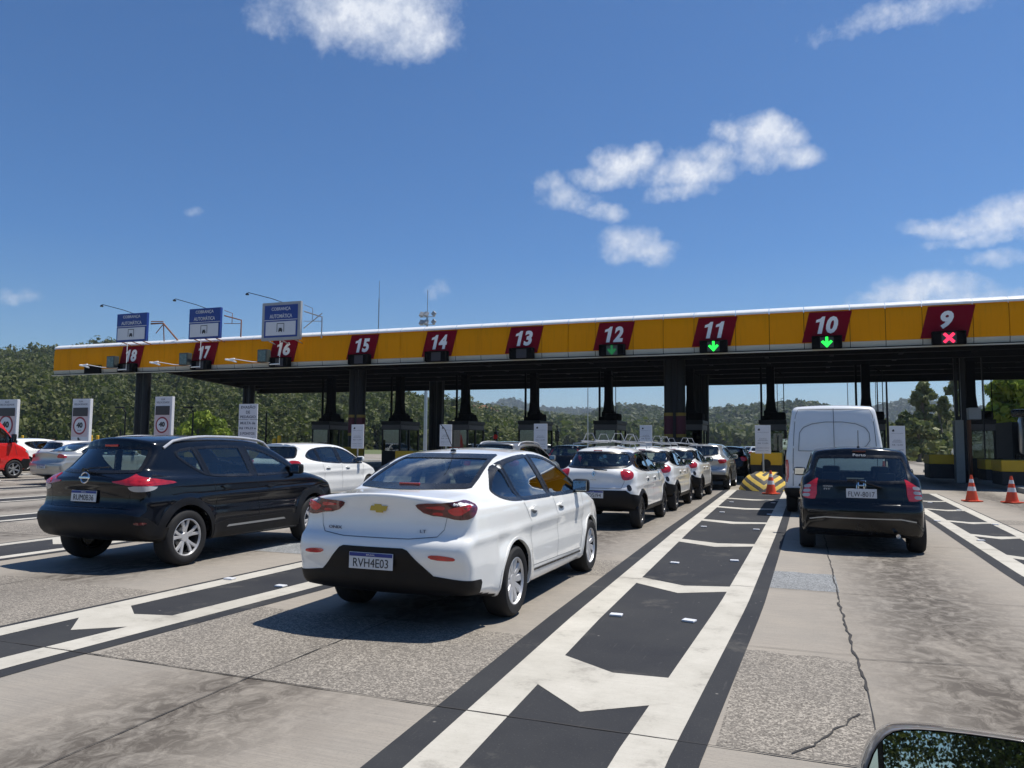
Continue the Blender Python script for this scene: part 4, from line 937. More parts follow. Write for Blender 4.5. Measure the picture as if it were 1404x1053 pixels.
def generic(name, spec, dlo, pil, pm, label, cat, loc, rz=0, group=None, gl=None, rim=None, rw=None, lampp=None, rails=False, plate='FBX4C21', mir=None, styles=0, dark=None, seamm=None):
    c = Car(name, spec, dict(paint=pm, seam=seamm or seam), label, cat, loc, rz, group); Hh = spec['H']; bz = spec['belt'][0]
    c.window('rear_window', sym(rw or [(.54, bz+.12), (.575, bz+.16), (.50, Hh-.13), (.44, Hh-.10)]), c.mapB, gl or tint_glass, REAR, it=1)
    c.window('windscreen', sym([(.68, bz+.08), (.56, Hh-.12), (.50, Hh-.09)]), c.mapF, gl or tint_glass, FRONT, it=1)
    c.side_windows(dlo, pil, gl or tint_glass); c.wheels(rim or alloy, 6+styles, styles % 2, archm=dark, archw=.03 if dark is None else .07)
    lamp(c, 'tail_light', lampp or [(.52, bz+.02), (.56, bz+.07), (.95, bz+.07), (1.0, bz+.02), (.92, bz-.10), (.62, bz-.12)], red_lens)
    c.plate(.62 if plate else .6, plate, tilt=.04)
    if dark is not None or styles == 2: blackband(c, [(0, .55), (.8, .53), (1.2, .46), (1.2, .30), (0, .28)])
    c.handles([(-.65, bz-.11), (.22, bz-.12)]); c.mirror(.78, bz+.06, mir or pm)
    c.seams([(wr(c), [(-.62, bz+.05), (-.60, .78), (-.5, .70), (.5, .70), (.60, .78), (.62, bz+.05)])]+[(m, l) for m in sideL(c) for l in ([(-.88, bz-.02), (-.80, .75), (-.84, .36)], [(-.05, bz-.02), (-.02, .34)], [(.98, bz-.04), (.95, .6), (.9, .36)])], .007)
    for m in [wf(c)]:
        for pl in c.both([(.55, .70), (.85, .74), (1.1, .80), (1.05, .70), (.8, .62)]): c.patch('headlight', pl, m, clear_lens, .006, .01)
    if rails:
        for sd in (1, -1):
            pts = [(sd*.58, -1.35+1.9*i/12, c.hit(c.mapT, sd*.58, -1.35+1.9*i/12, 0).z+(.05 if 0 < i < 12 else 0)) for i in range(13)]
            MB().tube(pts, .02, 8).build('roof_rail', alloy, c.root, True)
    c.finish(); return c
HP = [(-.90, -1.0, .045, 1.0, 1.38), (-.06, -.16, .10, 1.0, 1.38)]
build_onix(); build_kicks(); build_fit()
kw = build_kwid()
k2 = copy_tree(kw.root); k2.location = (-3.54, 19.35, .003); k2['label'] = 'small white hatchback with roof ladders, second of the three queuing in a row'
k3 = copy_tree(kw.root); k3.location = (-3.46, 23.45, .003); k3['label'] = 'small white hatchback with roof ladders, third of the row behind the silver estate'
kw.root['label'] = 'small white hatchback with roof ladders, directly ahead of the large white sedan, plate SSD5I94'
for o in (k2, k3):
    for ch in list(o.children):
        if ch.name.startswith('licence_plate'):
            for g in list(ch.children): bpy.data.objects.remove(g)
ladder_rack((-3.55, 15.25, 1.47), 'grey metal ladder rack on the roof of the first small white hatchback')
ladder_rack((-3.54, 19.35, 1.47), 'grey metal ladder rack on the roof of the second small white hatchback')
ladder_rack((-3.46, 23.45, 1.47), 'grey metal ladder rack on the roof of the third small white hatchback')
generic('silver_suv', suv_spec(.045), SUVDLO, [(-.88, -1.0, .045, 1.05, 1.42), (-.02, -.12, .11, 1.05, 1.42)], silver_paint, 'silver estate car with black rear window ahead of the three white hatchbacks', 'car', (-3.25, 29.0), dark=black_plastic, gl=tint_glass,
        lampp=[(.55, 1.06), (.95, 1.06), (1.0, 1.0), (.9, .93), (.66, .90), (.56, .96)], seamm=seam)
generic('dark_car', hatch_spec(.05), HATCHDLO, HP, black_paint, 'dark car at the head of the queue, just right of the silver estate', 'car', (-2.95, 35.2))
generic('white_crossover', hatch_spec(.03), HATCHDLO, HP, white_paint, 'white five-door hatchback seen between the black crossover and the large white sedan', 'car', (-11.95, 16.9), mir=white_paint, seamm=seam_soft, styles=1)
generic('grey_suv', suv_spec(.04), SUVDLO, [(-.88, -1.0, .045, 1.05, 1.42), (-.02, -.12, .11, 1.05, 1.42)], grey_paint, 'grey sport utility with roof rails just showing over the large white sedan', 'car', (-7.85, 20.9), rails=True, dark=black_plastic)
generic('dark_hatchback', hatch_spec(.04), HATCHDLO, HP, black_paint, 'dark hatchback with lit red lamp, left of the first roof-rack hatchback', 'car', (-7.8, 27.3), lampp=[(.60, 1.05), (.64, 1.34), (.74, 1.36), (.86, 1.05), (.88, .92), (.66, .90)], rw=[(.50, 1.10), (.54, 1.14), (.46, 1.38), (.42, 1.40)])
ss = sedan_spec(.04); ss['W'] = 1.69
generic('silver_sedan', ss, [(-1.30, 1.09), (-1.15, 1.24), (-.8, 1.36), (-.2, 1.40), (.2, 1.385), (.5, 1.31), (.85, 1.16), (1.08, 1.0), (.9, .975), (0, .985), (-1.2, 1.03)], [(-.9, -.96, .04, 1, 1.38), (-.08, -.18, .09, 1, 1.38)], silver_paint, 'silver sedan with diamond red lamps behind the red van, left of the black crossover', 'car', (-23.95, 20.6), gl=mid_glass, plate='DTR5B17',
        rw=[(.50, 1.13), (.55, 1.15), (.47, 1.39), (.43, 1.40)], lampp=[(.50, .92), (.62, 1.03), (.70, 1.06), (.98, .98), (1.0, .93), (.9, .90)], seamm=seam)
generic('white_suv', suv_spec(.05), SUVDLO, [(-.88, -1.0, .045, 1.05, 1.42), (-.02, -.12, .11, 1.05, 1.42)], white_paint, 'white sport utility with dark side glass parked beyond the silver sedan', 'car', (-35.9, 27.4), styles=1)
generic('white_hatch', hatch_spec(.05), HATCHDLO, HP, white_paint2, 'white hatchback half hidden between the red van and the white sport utility', 'car', (-31.2, 26.0))
for i, (px, py, m, lab) in enumerate(((1031, 627, silver_paint, 'far silver car beyond the booths, left of the yellow barrier block'), (1040, 630, white_paint, 'far white car beyond the booths, beside the yellow barrier block'), (1023, 629, grey_paint, 'far grey car beyond the booths, just right of the dark queuing car'))):
    Y = (72, 66, 84)[i]; p = P(px, py, Y)
    generic('distant_car', hatch_spec(.09), HATCHDLO, HP, m, lab, 'car', (p.x, Y), radians(4))

# ---- vans
def van(name, pm, label, loc, rz, front=False, sc=1.0):
    sp = dict(L=6.1, W=2.05, H=2.45, r=.36, axles=(-2.05, 2.05) if not front else (-2.05, 2.1), belt=(1.35, 0), tumble=.115, tcurve=.03, shoulder=.01, ghtaper=0, ghy=9, res=.05, flare=.01, crown=.035, zb=.34, bowr=.05, bowf=.25, planr=(.03, 8), planf=(.16, 5), k=.10, zc=1.1, crease=.5, track=.90,
     prof=[.95, .97, .99, 1, 1, 1, .995],
     side=[(-2.8, .42), (-3.0, .44), (-3.04, .50), (-3.04, .9), (-3.035, 1.5), (-2.99, 2.0), (-2.93, 2.35), (-2.84, 2.43), (-2.5, 2.46), (0, 2.48), (1.1, 2.45), (1.5, 2.36), (1.8, 2.1), (2.25, 1.55), (2.38, 1.38), (2.75, 1.25), (2.95, 1.08), (3.05, .8), (3.05, .5), (2.95, .35), (2.6, .30), (0, .33), (-2.4, .36)])
    c = Car(name, sp, dict(paint=pm, seam=seam), label, 'van', loc, rz)
    c.window('windscreen', sym([(.86, 1.45), (.74, 2.15), (.66, 2.2)]), c.mapF, tint_glass, FRONT, it=1)
    c.side_windows([(1.05, 1.40), (1.08, 2.0), (1.45, 2.0), (1.65, 1.9), (2.05, 1.48), (2.0, 1.38)], [(1.75, 1.75, .03, 1.3, 2.0)], tint_glass)
    c.wheels(steel if front else steel, 6, 0, tw=.22)
    for pl in ([(.02, .62), (.92, .62)],): pass
    lamp(c, 'tail_light', [(.93, 1.22), (.99, 1.22), (1.08, 1.18), (1.08, .72), (.93, .72)], red_lens)
    c.patch('rear_bumper', sym([(0, .60), (.85, .60), (1.2, .58), (1.2, .40), (0, .40)]), wr(c), black_plastic, .05, .03)
    c.seams([(wr(c), l) for l in ([(0, .62), (0, 2.36)], [(-.86, .64), (-.84, 2.2), (-.78, 2.34), (.78, 2.34), (.84, 2.2), (.86, .64)])], .010, None, .006)
    # pressed window panels on the rear doors
    for sx in (1, -1):
        pl = chaikin([(sx*.06, 1.42), (sx*.78, 1.42), (sx*.70, 2.06), (sx*.06, 2.06)], 2)
        if sx < 0: pl = pl[::-1]
        c.ring('door_pressing', offset_poly(pl, -.018), offset_poly(pl, .012), wr(c), pm, .009)
    c.seams([(wr(c), chaikin([(-.74, 1.42), (.74, 1.42), (.70, 2.06), (-.70, 2.06), (-.74, 1.42)], 2, False))], .014, seam_soft, .012)
    c.seams([(m, l) for m in sideL(c) for l in ([(-2.6, 1.22), (.9, 1.22)], [(1.0, 2.2), (1.0, .5)], [(2.05, 1.4), (2.2, .9)], [(-.1, 2.2), (-.1, .5)])], .014)
    for m in sideL(c): c.patch('side_moulding', [(-1.5, .62), (1.5, .62), (1.5, .78), (-1.5, .78)], m, black_plastic, .02, .01)
    c.patch('door_handle', [(-.10, 1.02), (.10, 1.02), (.10, 1.08), (-.10, 1.08)], wr(c), black_plastic, .03, .02)
    for x in (-.84, .84):
        for z in (.95, 1.5, 2.1): c.patch('hinge', [(x-.04, z-.03), (x+.04, z-.03), (x+.04, z+.03), (x-.04, z+.03)], wr(c), pm, .02, .01)
    c.patch('lock', [(-.40+.02*cos(i), .80+.02*sin(i)) for i in range(6)], wr(c), dark_trim, .006, .01)
    if front:
        for pl in c.both([(.80, .95), (1.0, 1.12), (1.25, 1.22), (1.35, 1.05), (1.1, .9)]): c.patch('headlight', pl, wf(c), clear_lens, .008, .01)
        c.patch('front_bumper', sym([(0, .72), (1.0, .74), (1.45, .76), (1.6, .62), (1.6, .38), (0, .36)]), wf(c), black_plastic, .03, .02)
    c.mirror(1.95, 1.55, black_plastic, out=.16, size=(.18, .12, .34)); c.finish(False); return c
van('white_van', paint('van_paint', (.74, .755, .76), .06), 'tall white panel van with twin rear doors in front of the black hatchback', (.66, 21.15), 0)
van('red_van', red_paint, 'bright red van whose front end enters the photo at the left edge', (-30.0, 18.98), 0, True)

# ------------------------------------------------------------------ toll canopy
YF, YB = 33.0, 49.5
XL, XR = -42.45, 24.0
ZT, ZB = 7.22, 5.45
can = empty('toll_canopy', (0, YF, 0), 0, 'long yellow toll canopy with lane numbers 18 to 9 on a white-edged fascia', 'toll canopy')
def ch(o): o.location = Vector(o.location)-Vector((0, YF, 0)); return o
GX = {9+i: P(px, 470, YF).x for i, px in enumerate([1300, 1134, 980, 842, 719, 603, 498, 390, 282, 182])}
f = MB(); w = MB(); cr = MB(); sm_ = MB()
edges = [XL]+sorted([x+d for x in GX.values() for d in (-.86, .86)])+[GX[9]+4.4, GX[9]+6.2, GX[9]+8.8, GX[9]+10.6, XR]
e2 = []
for a, b in zip(edges[:-1], edges[1:]):
    e2.append(a)
    if b-a > 2.2:
        for i in range(1, int(round((b-a)/1.4))): e2.append(a+(b-a)*i/int(round((b-a)/1.4)))
e2.append(XR)
prof = [(YF+.05, 7.08), (YF-.02, 6.9), (YF-.035, 6.6), (YF-.035, 6.1), (YF-.03, 5.72)]
for a, b in zip(e2[:-1], e2[1:]):
    g = .012; V = []; tl = random.uniform(-.004, .004)
    for (y, z) in prof: V += [(a+g, y+tl, z), (b-g, y+tl, z)]
    f.add(V, [(2*i, 2*i+1, 2*i+3, 2*i+2) for i in range(4)]); f.box(a+g, b-g, YF+.02, YF+.06, 5.72, 7.05)
    cr.add([(a+g, YF-.03, 5.715), (b-g, YF-.03, 5.715), (b-g, YF+.02, 5.50), (a+g, YF+.02, 5.50)], [(0, 1, 2, 3)])
    ep = [(YF-.05, 7.02), (YF-.055, 7.06), (YF-.02, 7.13), (YF+.06, 7.19), (YF+.18, 7.24), (YF+.4, 7.30), (YF+.6, 7.32)]; V = []
    for (y, z) in ep: V += [(a+.012, y, z), (b-.012, y, z)]
    w.add(V, [(2*i, 2*i+1, 2*i+3, 2*i+2) for i in range(6)])
ch(f.build('fascia', fascia_y, can, True)); ch(cr.build('fascia_lower_band', fascia_cream, can)); ch(w.build('edge_tube', fascia_w, can, True))
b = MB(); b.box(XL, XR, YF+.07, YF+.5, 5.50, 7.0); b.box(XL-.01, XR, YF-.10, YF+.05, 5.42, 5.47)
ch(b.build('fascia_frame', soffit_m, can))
MBb = MB().box(XL, XR, YF-.14, YF-.02, 5.395, 5.44); ch(MBb.build('drip_edge', fascia_cream, can))
xl = lambda y: -34.6-(y-33.5)*.37
b = MB(); b.prism([(xl(YF+.5), YF+.5), (XR, YF+.5), (XR, YB), (xl(YB), YB)], 6.3, 6.9, plane='xy'); b.prism([(xl(YF+.5), YF+.5), (xl(YF+.5)+.3, YF+.5), (xl(YB)+.3, YB-.3), (xl(YB), YB-.3)], 5.5, 6.29, plane='xy')
b.box(xl(YB)-.02, XR, YB-.35, YB+.02, 5.35, 6.91)
for y in (35.8, 38.5, 41.2, 44, 46.7): b.box(xl(y)+.3, XR, y, y+.25, 5.55, 6.295)
x = -33.5
while x < XR: b.box(x, x+.18, YF+.5, YB-.4, 5.75, 6.29); x += 2.9
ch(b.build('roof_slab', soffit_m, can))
ch(MB().box(XL-.02, XL+.06, YF+.07, YF+.55, 5.52, 7.04).build('end_fascia', fascia_y, can))
ch(MB().box(GX[18]-3.55, GX[18]-2.3, YF-.16, YF-.04, 5.46, 5.92).build('dark_sign_box', duct_m, can))
for k, x in GX.items():
    s_ = .13
    p = MB().prism([(x-.82-s_, 5.74), (x+.78-s_, 5.74), (x+.82+s_, 6.97), (x-.78+s_, 6.97)], YF-.062, YF-.04); o = ch(p.build('number_panel', wine, can))
    st_ = str(k); nx0 = x-.02-(.24 if len(st_) > 1 else 0)
    for ci, chh in enumerate(st_):
        cx = nx0+ci*.46
        if chh == '1':
            lean = lambda px_, pz_: (cx+px_+pz_*.22, 6.43+pz_)
            q = MB().prism([lean(-.02, -.35), lean(.14, -.35), lean(.14, .35), lean(.03, .35), lean(-.03, .27), lean(-.17, .22), lean(-.17, .11), lean(-.02, .14)], YF-.075, YF-.063).build('lane_number', digit_w, o)
        else: text('lane_number', chh, 1, digit_w, o, (cx, YF-.066, 6.43), bold=.045, shear=.22, ext=.004, height=.70, width=.46)
for yy in (36.2, 45.9):
    for xx in (-38.6, -23.0, -5.58, 12.0):
        b = MB(); y_ = yy
        if yy < 40 and xx < -30: yy, xx = 33.9, -36.2
        for dx in (-.27, .27): b.lathe([(.23, 0), (.23, 6.3)], (xx+dx, yy, 0), n=16)
        b.box(xx-.22, xx+.22, yy-.14, yy+.14, 0, 6.3)
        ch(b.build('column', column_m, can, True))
        yy_ = yy; yy = y_
        if xx > -30 and yy < 40:
            q = MB()
            for dx in (-.27, .27): q.lathe([(.245, 2.05), (.245, 2.9)], (xx+dx, yy, 0), n=16, m=0, caps=False).lathe([(.25, 2.9), (.25, 3.05)], (xx+dx, yy, 0), n=16, m=1, caps=False).lathe([(.25, 1.9), (.25, 2.05)], (xx+dx, yy, 0), n=16, m=1, caps=False)
            ch(q.build('column_sleeve', [sleeve_wine, sleeve_yellow], can, True))
ch(MB().lathe([(.05, 0), (.05, 6.3)], (-22.0, 45, 0), n=8).build('drain_pipe', column_m, can))

# signal boxes
def arrow_poly(w):
    return [(-.05, .22), (.05, .22), (.05, 0), (.14, .08), (.22, .02), (0, -.22), (-.22, .02), (-.14, .08), (-.05, 0)]
for k, x in GX.items():
    lit = {9: 'x', 10: 'g', 11: 'g', 12: 'd'}.get(k)
    lab = {9: 'black signal box with red cross under the number 9', 10: 'black signal box with bright green arrow under the number 10', 11: 'black signal box with bright green arrow under the number 11', 12: 'black signal box with faint green arrow under the number 12'}.get(k, 'dark unlit signal box hanging under the number %d' % k)
    r = empty('lane_signal', (x-.02, YF-.06, 5.68), 0, lab, 'lane signal', 'signal boxes under the lane numbers')
    w2 = .56
    b = MB(); b.box(-w2, w2, -.30, -.01, -.24, .27, bev=.02); b.box(-w2, w2, -.42, -.30, .23, .26); b.box(-w2, -w2+.03, -.42, -.30, -.22, .26); b.box(w2-.03, w2, -.42, -.30, -.22, .26); b.build('housing', duct_m, r)
    MB().box(-.25, .25, -.308, -.302, -.20, .22).build('display', led_panel if not lit else cam_box, r)
    if lit in ('g', 'd'):
        MB().prism([(a, b_+.01) for a, b_ in arrow_poly(.2)], -.32, -.31).build('arrow', green_led if lit == 'g' else dim_led, r)
    if lit == 'x':
        for sgn in (1, -1):
            c_, s2 = cos(pi/4)*sgn, sin(pi/4); q = [(-.24, -.055), (.24, -.055), (.24, .055), (-.24, .055)]
            MB().prism([(a*c_-bb*s2, a*s2*1+bb*c_*1+.01) for a, bb in q], -.32-.004*sgn, -.312).build('cross_bar', red_led, r)
# gate equipment on the three automatic lanes
for k, name in ((18, 'far left'), (17, 'middle'), (16, 'nearest')):
    x = GX[k]; r = empty('lane_camera', (x, YF-.5, 5.9), 0, 'camera box and curved white lamp on thin arms in front of the number %d' % k, 'lane camera', 'camera boxes on the automatic lanes')
    b = MB(); b.tube([(.03, .1, -.35), (.03, .1, 1.25), (.03, .45, 1.3)], .022, 6); b.tube([(.05, .1, -.30), (-.55, .05, -.32)], .035, 6); b.build('bracket', digit_w, r, True)
    MB().box(-1.15, -.55, -.22, .12, -.22, .46, bev=.03).build('box', cam_box, r); MB().box(-1.09, -.61, -.232, -.222, -.16, .40).build('screen', screen_g, r)
    b = MB(); b.tube([(-.5, 0, -.22), (-1.6, -.1, -.16), (-2.7, -.2, .02)], .022, 6); b.build('arm', digit_w, r, True)
    b = MB(); b.tube([(-2.65, -.2, .02), (-3.0, -.2, -.02), (-3.25, -.2, .0)], .05, 8); b.tube([(-2.5, -.22, -.16), (-2.85, -.22, -.06), (-3.15, -.22, -.02)], .045, 8); b.build('lamp_head', digit_w, r, True)
def blue_sign(k, px0, px1, py0, py1, framed):
    Y = YF-.75; a = P(px0, py0, Y); c = P(px1, py1, Y); w_ = (c.x-a.x); h = a.z-c.z; x = (a.x+c.x)/2; z = (a.z+c.z)/2
    lab = {18: 'blue and white automatic toll sign above the number 18, farthest left', 17: 'blue and white automatic toll sign above the number 17', 16: 'grey-framed blue and white automatic toll sign above the number 16'}[k]
    r = empty('overhead_sign', (x, Y, z), 0, lab, 'overhead sign', 'blue signs above the canopy edge')
    MB().box(-w_/2, w_/2, 0, .16, -h/2, h/2, bev=.01).build('panel', sign_grey if framed else sign_blue, r)
    i = .17 if framed else 0; W2 = w_/2-i; H2 = h/2-i*.9
    if framed: MB().box(-W2, W2, -.012, -.002, -H2, H2).build('face', sign_blue, r)
    m = .10; zt = H2; split = H2*.02
    MB().box(-W2+m, W2-m, -.022, -.014, -H2+m, split-m*.4).build('white_field', sign_white, r)
    MB().box(-W2, W2, -.020, -.013, split+.03, split+.06).build('divider', sign_white, r)
    text('sign_lettering', 'COBRANÇA', .3, sign_white, r, (0, -.02, H2*.74), width=W2*1.15, height=H2*.25, bold=.004)
    text('sign_lettering', 'AUTOMÁTICA', .3, sign_white, r, (0, -.02, H2*.34), width=W2*1.35, height=H2*.30, bold=.004)
    zc = (-H2+m+split)/2; q = H2*.34; b = MB()
    b.box(-q*.8, q*.8, -.032, -.024, zc+q*.75, zc+q*.86); b.box(-q*.8, -q*.7, -.032, -.024, zc-q*.7, zc+q*.8); b.box(q*.7, q*.8, -.032, -.024, zc-q*.7, zc+q*.8); b.box(-q*.42, q*.42, -.032, -.024, zc-q*.6, zc-q*.25); b.box(-q*.3, q*.3, -.032, -.024, zc-q*.25, zc+q*.02); b.box(-q*.38, -q*.2, -.034, -.024, zc-q*.75, zc-q*.5); b.box(q*.2, q*.38, -.034, -.024, zc-q*.75, zc-q*.5)
    b.build('car_symbol', ink, r)
    b = MB(); b.tube([(0, .1, h/2), (-w_*.2, -.2, h/2+.18), (-w_*.62, -.8, h/2+.45)], .02, 6); b.lathe([(.02, 0), (.09, -.06), (.09, -.12)], (-w_*.64, -.8, h/2+.44), n=10); b.build('sign_lamp', dark_trim, r, True)
    b = MB()
    if k == 18:
        b.tube([(w_/2, .3, h*.12), (w_/2+.7, .5, h*.14), (w_/2+1.5, .9, -h*.5)], .05, 6); b.tube([(w_/2, .3, .0+h*.2), (w_/2+.7, .5, h*.2)], .03, 6); b.tube([(w_/2+.72, .5, h*.12), (w_/2+.72, .6, -h*.5)], .03, 6); b.tube([(w_/2+.70, .5, h*.1), (w_/2+.2, .5, -h*.2)], .025, 6)
    else:
        b.tube([(w_/2, .3, h*.25), (w_/2+.9, .6, h*.1), (w_/2+.9, .6, -h*.45)], .04, 6); b.tube([(w_/2, .3, h*.42), (w_/2+.45, .4, h*.32), (w_/2+.45, .4, -.05)], .02, 6); b.tube([(w_/2, .3, -.02), (w_/2+.9, .6, -.02)], .018, 6)
        if k == 16: b.tube([(w_/2, .3, -h*.2), (w_/2+.9, .6, h*.2)], .025, 6)
    for xx in (-w_*.35, 0, w_*.35): MB().tube([(xx, .1, -h/2), (xx, .75, -h/2-.12)], .03, 6).build('bracket', brick if k != 16 else steel, r, True)
    b.build('support', brick if k != 16 else steel, r, True)
blue_sign(18, 161, 200, 431, 467, False); blue_sign(17, 260, 301, 424, 463, False); blue_sign(16, 360, 411, 416, 465, True)

# poles above the roof
p = P(519, 445, 40); q = P(519, 392, 40)
MB().tube([(p.x, 40, 6.9), (p.x, 40, q.z-.8)], .035, 6).tube([(p.x, 40, q.z-.8), (p.x, 40, q.z+.3)], .015, 6).build('mast', steel); tag(bpy.data.objects['mast'], 'thin lightning mast rising from the roof between numbers 15 and 14', 'mast')
Y = 75; base = P(583, 600, Y); r = empty('floodlight_tower', (base.x, Y, 0), 0, 'tall grey pole with two tiers of floodlights behind the canopy above number 14', 'floodlight pole')
top = P(583, 398, Y).z; MB().tube([(0, 0, 0), (0, 0, top-2.5)], .22, 10, r2=.12).tube([(0, 0, top-2.5), (0, 0, top)], .04, 6).build('pole', steel, r, True)
for zz in (P(583, 431, Y).z, P(583, 442, Y).z):
    b = MB(); b.tube([(-.9, 0, zz-.3), (1.0, 0, zz-.3)], .04, 6); b.build('cross_arm', steel, r, True)
    for xx in (-.65, -.1, .85): q = MB().box(-.24, .24, -.12, .12, -.28, .28, bev=.04).build('floodlight', sign_grey, r); q.location = (xx, -.1, zz); q.rotation_euler = (-.5, .2 if xx < .5 else -.9, 0)
def lamp_pole(px, pybase, pytop, Y, lab, arm=0, r0=.07, mat=steel, nm='street_pole'):
    b = P(px, pybase, Y); t = P(px, pytop, Y); m = MB().tube([(0, 0, 0), (0, 0, t.z)], r0, 8, r2=r0*.6)
    if arm: m.tube([(0, 0, t.z), (arm*.5, 0, t.z+.25), (arm, 0, t.z+.3)], r0*.5, 6); m.box(arm-.3, arm+.3, -.12, .12, t.z+.24, t.z+.34, bev=.03)
    o = m.build(nm, mat, None, True); o.location = (b.x, Y, 0); tag(o, lab, 'pole')
lamp_pole(806, 610, 470, 80, 'thin grey pole beyond the booths between lanes 13 and 12')
lamp_pole(1218, 615, 495, 60, 'slim dark pole right of the white van top', r0=.09, mat=column_m)
lamp_pole(1205, 610, 505, 52, 'thin bent pole just right of the white van', r0=.05, mat=column_m, arm=-.8)
lamp_pole(1163, 570, 500, 90, 'far thin pole rising above the white van roof', r0=.07)
lamp_pole(170, 610, 565, 36, 'short black camera post left of the first canopy column', r0=.07, mat=column_m, arm=-.5)
lamp_pole(263, 610, 565, 36, 'short black camera post right of the first canopy column', r0=.07, mat=column_m, arm=-.4)
lamp_pole(364, 610, 566, 36, 'thin black post beside the toll evasion notice', r0=.07, mat=column_m)
lamp_pole(48, 660, 592, 30, 'thin black post in front of the silver sedan at the far left', r0=.06, mat=column_m)
lamp_pole(164, 610, 590, 38, 'very short black post beside the camera post at left', r0=.07, mat=column_m)

# ------------------------------------------------------------------ booths on islands
def island(k, label):
    x = gx(k)
    b = MB(); V = [(x-.62, 29.6), (x-.45, 28.9), (x, 28.55), (x+.45, 28.9), (x+.62, 29.6), (x+.62, 55), (x-.62, 55)]
    b.prism(V, 0.012, .17, plane='xy'); o = b.build('island_kerb', conc_grey); tag(o, label, 'traffic island', 'raised islands between the toll lanes')
lanes_txt = {-9: 'left of lane 18', -8: 'between lanes 18 and 17', -7: 'between lanes 17 and 16', -6: 'between lanes 16 and 15', -5: 'between lanes 15 and 14', -4: 'between lanes 14 and 13', -3: 'between lanes 13 and 12', -2: 'between lanes 12 and 11', -1: '', 0: 'between lanes 11 and 10', 1: 'between lanes 10 and 9', 2: 'right of lane 9'}
BX = {-6: -27.89, -5: -22.9, -4: -18.5, -3: -14.17, -2: -9.83, -1: -5.38, 0: -1.35, 1: 3.08, 2: 7.55}
names = {-6: ('16', '15'), -5: ('15', '14'), -4: ('14', '13'), -3: ('13', '12'), -2: ('12', '11'), -1: ('12', '11'), 0: ('11', '10'), 1: ('10', '9'), 2: ('9', '8')}
pairs = {-6: '16 and 15', -5: '15 and 14', -4: '14 and 13', -3: '13 and 12', -2: '12 and 11', -1: '11 and 10 hidden', 0: '', 1: '', 2: ''}
pairs = {-27.89: 'lanes 16 and 15', -22.9: 'lanes 15 and 14', -18.5: 'lanes 14 and 13', -14.17: 'lanes 13 and 12', -9.83: 'lanes 12 and 11', -5.38: 'the twin columns and lane 11', -1.35: 'lanes 11 and 10', 3.08: 'lanes 10 and 9', 7.55: 'lane 9 and the right edge'}
def booth_parts(r):
    b = MB(); b.box(-.62, .62, -1.2, 1.2, .17, 1.05, bev=.03); b.box(-.66, .66, -1.25, 1.25, 2.62, 2.82, bev=.02)
    for sx in (-1, 1):
        for y in (-1.16, -.05, 1.16): b.box(sx*.58-.045, sx*.58+.045, y-.05, y+.05, 1.05, 2.35)
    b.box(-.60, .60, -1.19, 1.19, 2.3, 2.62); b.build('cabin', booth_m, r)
    MB().box(-.63, .63, -1.225, -1.20, 2.32, 2.60).build('front_band', booth_band, r); MB().box(.605, .625, -1.1, 1.1, 2.34, 2.58).build('side_band', booth_band, r)
    g = MB(); g.box(-.53, .53, -1.19, -1.18, 1.05, 2.3); g.build('front_window', tint_glass, r); MB().box(.57, .58, -1.1, 1.1, 1.05, 2.3).box(-.58, -.57, -1.1, 1.1, 1.05, 2.3).build('side_window', tint_glass, r)
    b = MB(); b.box(-.35, .3, -.5, .3, .9, 1.15); b.box(-.1, .28, -.3, -.1, 1.15, 1.42, bev=.02); b.build('desk', sign_grey, r)
    b = MB(); b.box(-.5, .35, -.7, .9, 2.82, 3.05, bev=.06); b.box(-.1, .62, -1.0, .1, 2.82, 3.22, bev=.1); b.box(-.45, .2, -.3, .6, 3.0, 3.35, bev=.08); b.build('air_conditioner', duct_m, r, True)
    # tapering service duct up to the soffit
    V = []
    for (w_, z) in ((.34, 3.1), (.24, 3.5), (.19, 4.0), (.19, 5.58)): V += [(-w_-.1, -.25, z), (w_-.1, -.25, z), (w_-.1, .25, z), (-w_-.1, .25, z)]
    Fc = [(4*i+j, 4*i+(j+1) % 4, 4*i+4+(j+1) % 4, 4*i+4+j) for i in range(3) for j in range(4)]
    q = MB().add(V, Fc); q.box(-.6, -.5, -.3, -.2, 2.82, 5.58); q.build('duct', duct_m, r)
    q = MB(); q.tube([(.55, -1.1, 2.82), (.55, -1.1, 5.2), (.0, -1.1, 5.35), (0, -1.1, 5.58)], .022, 5); q.tube([(.25, -1.1, 2.82), (.25, -1.1, 5.3)], .015, 5); q.tube([(.25, -1.1, 5.28), (.5, -1.1, 5.1)], .03, 5); q.build('conduit', duct_m, r)
bp = None
for x, txt in pairs.items():
    if bp is None: bp = empty('toll_booth', (x, 41, 0)); booth_parts(bp); r = bp
    else: r = copy_tree(bp); r.location = (x, 41, 0)
    tag(r, 'dark toll booth with roof duct between '+txt if 'lanes' in txt else 'dark toll booth with roof duct between '+txt, 'toll booth', 'toll booths under the canopy')
IX = [-41.0, -36.4, -32.0]+list(BX.values())
for i, x in enumerate(IX):
    b = MB(); b.prism([(x-.60, 29.8), (x-.42, 29.0), (x, 28.7), (x+.42, 29.0), (x+.60, 29.8), (x+.60, 53), (x-.60, 53)], .012, .17, plane='xy'); o = b.build('island_kerb', conc_grey)
    t = (['left of lane 18', 'between lanes 18 and 17', 'between lanes 17 and 16']+['between '+v for v in pairs.values()])[i]
    tag(o, 'raised concrete kerb island '+t, 'traffic island', 'raised islands between the toll lanes')
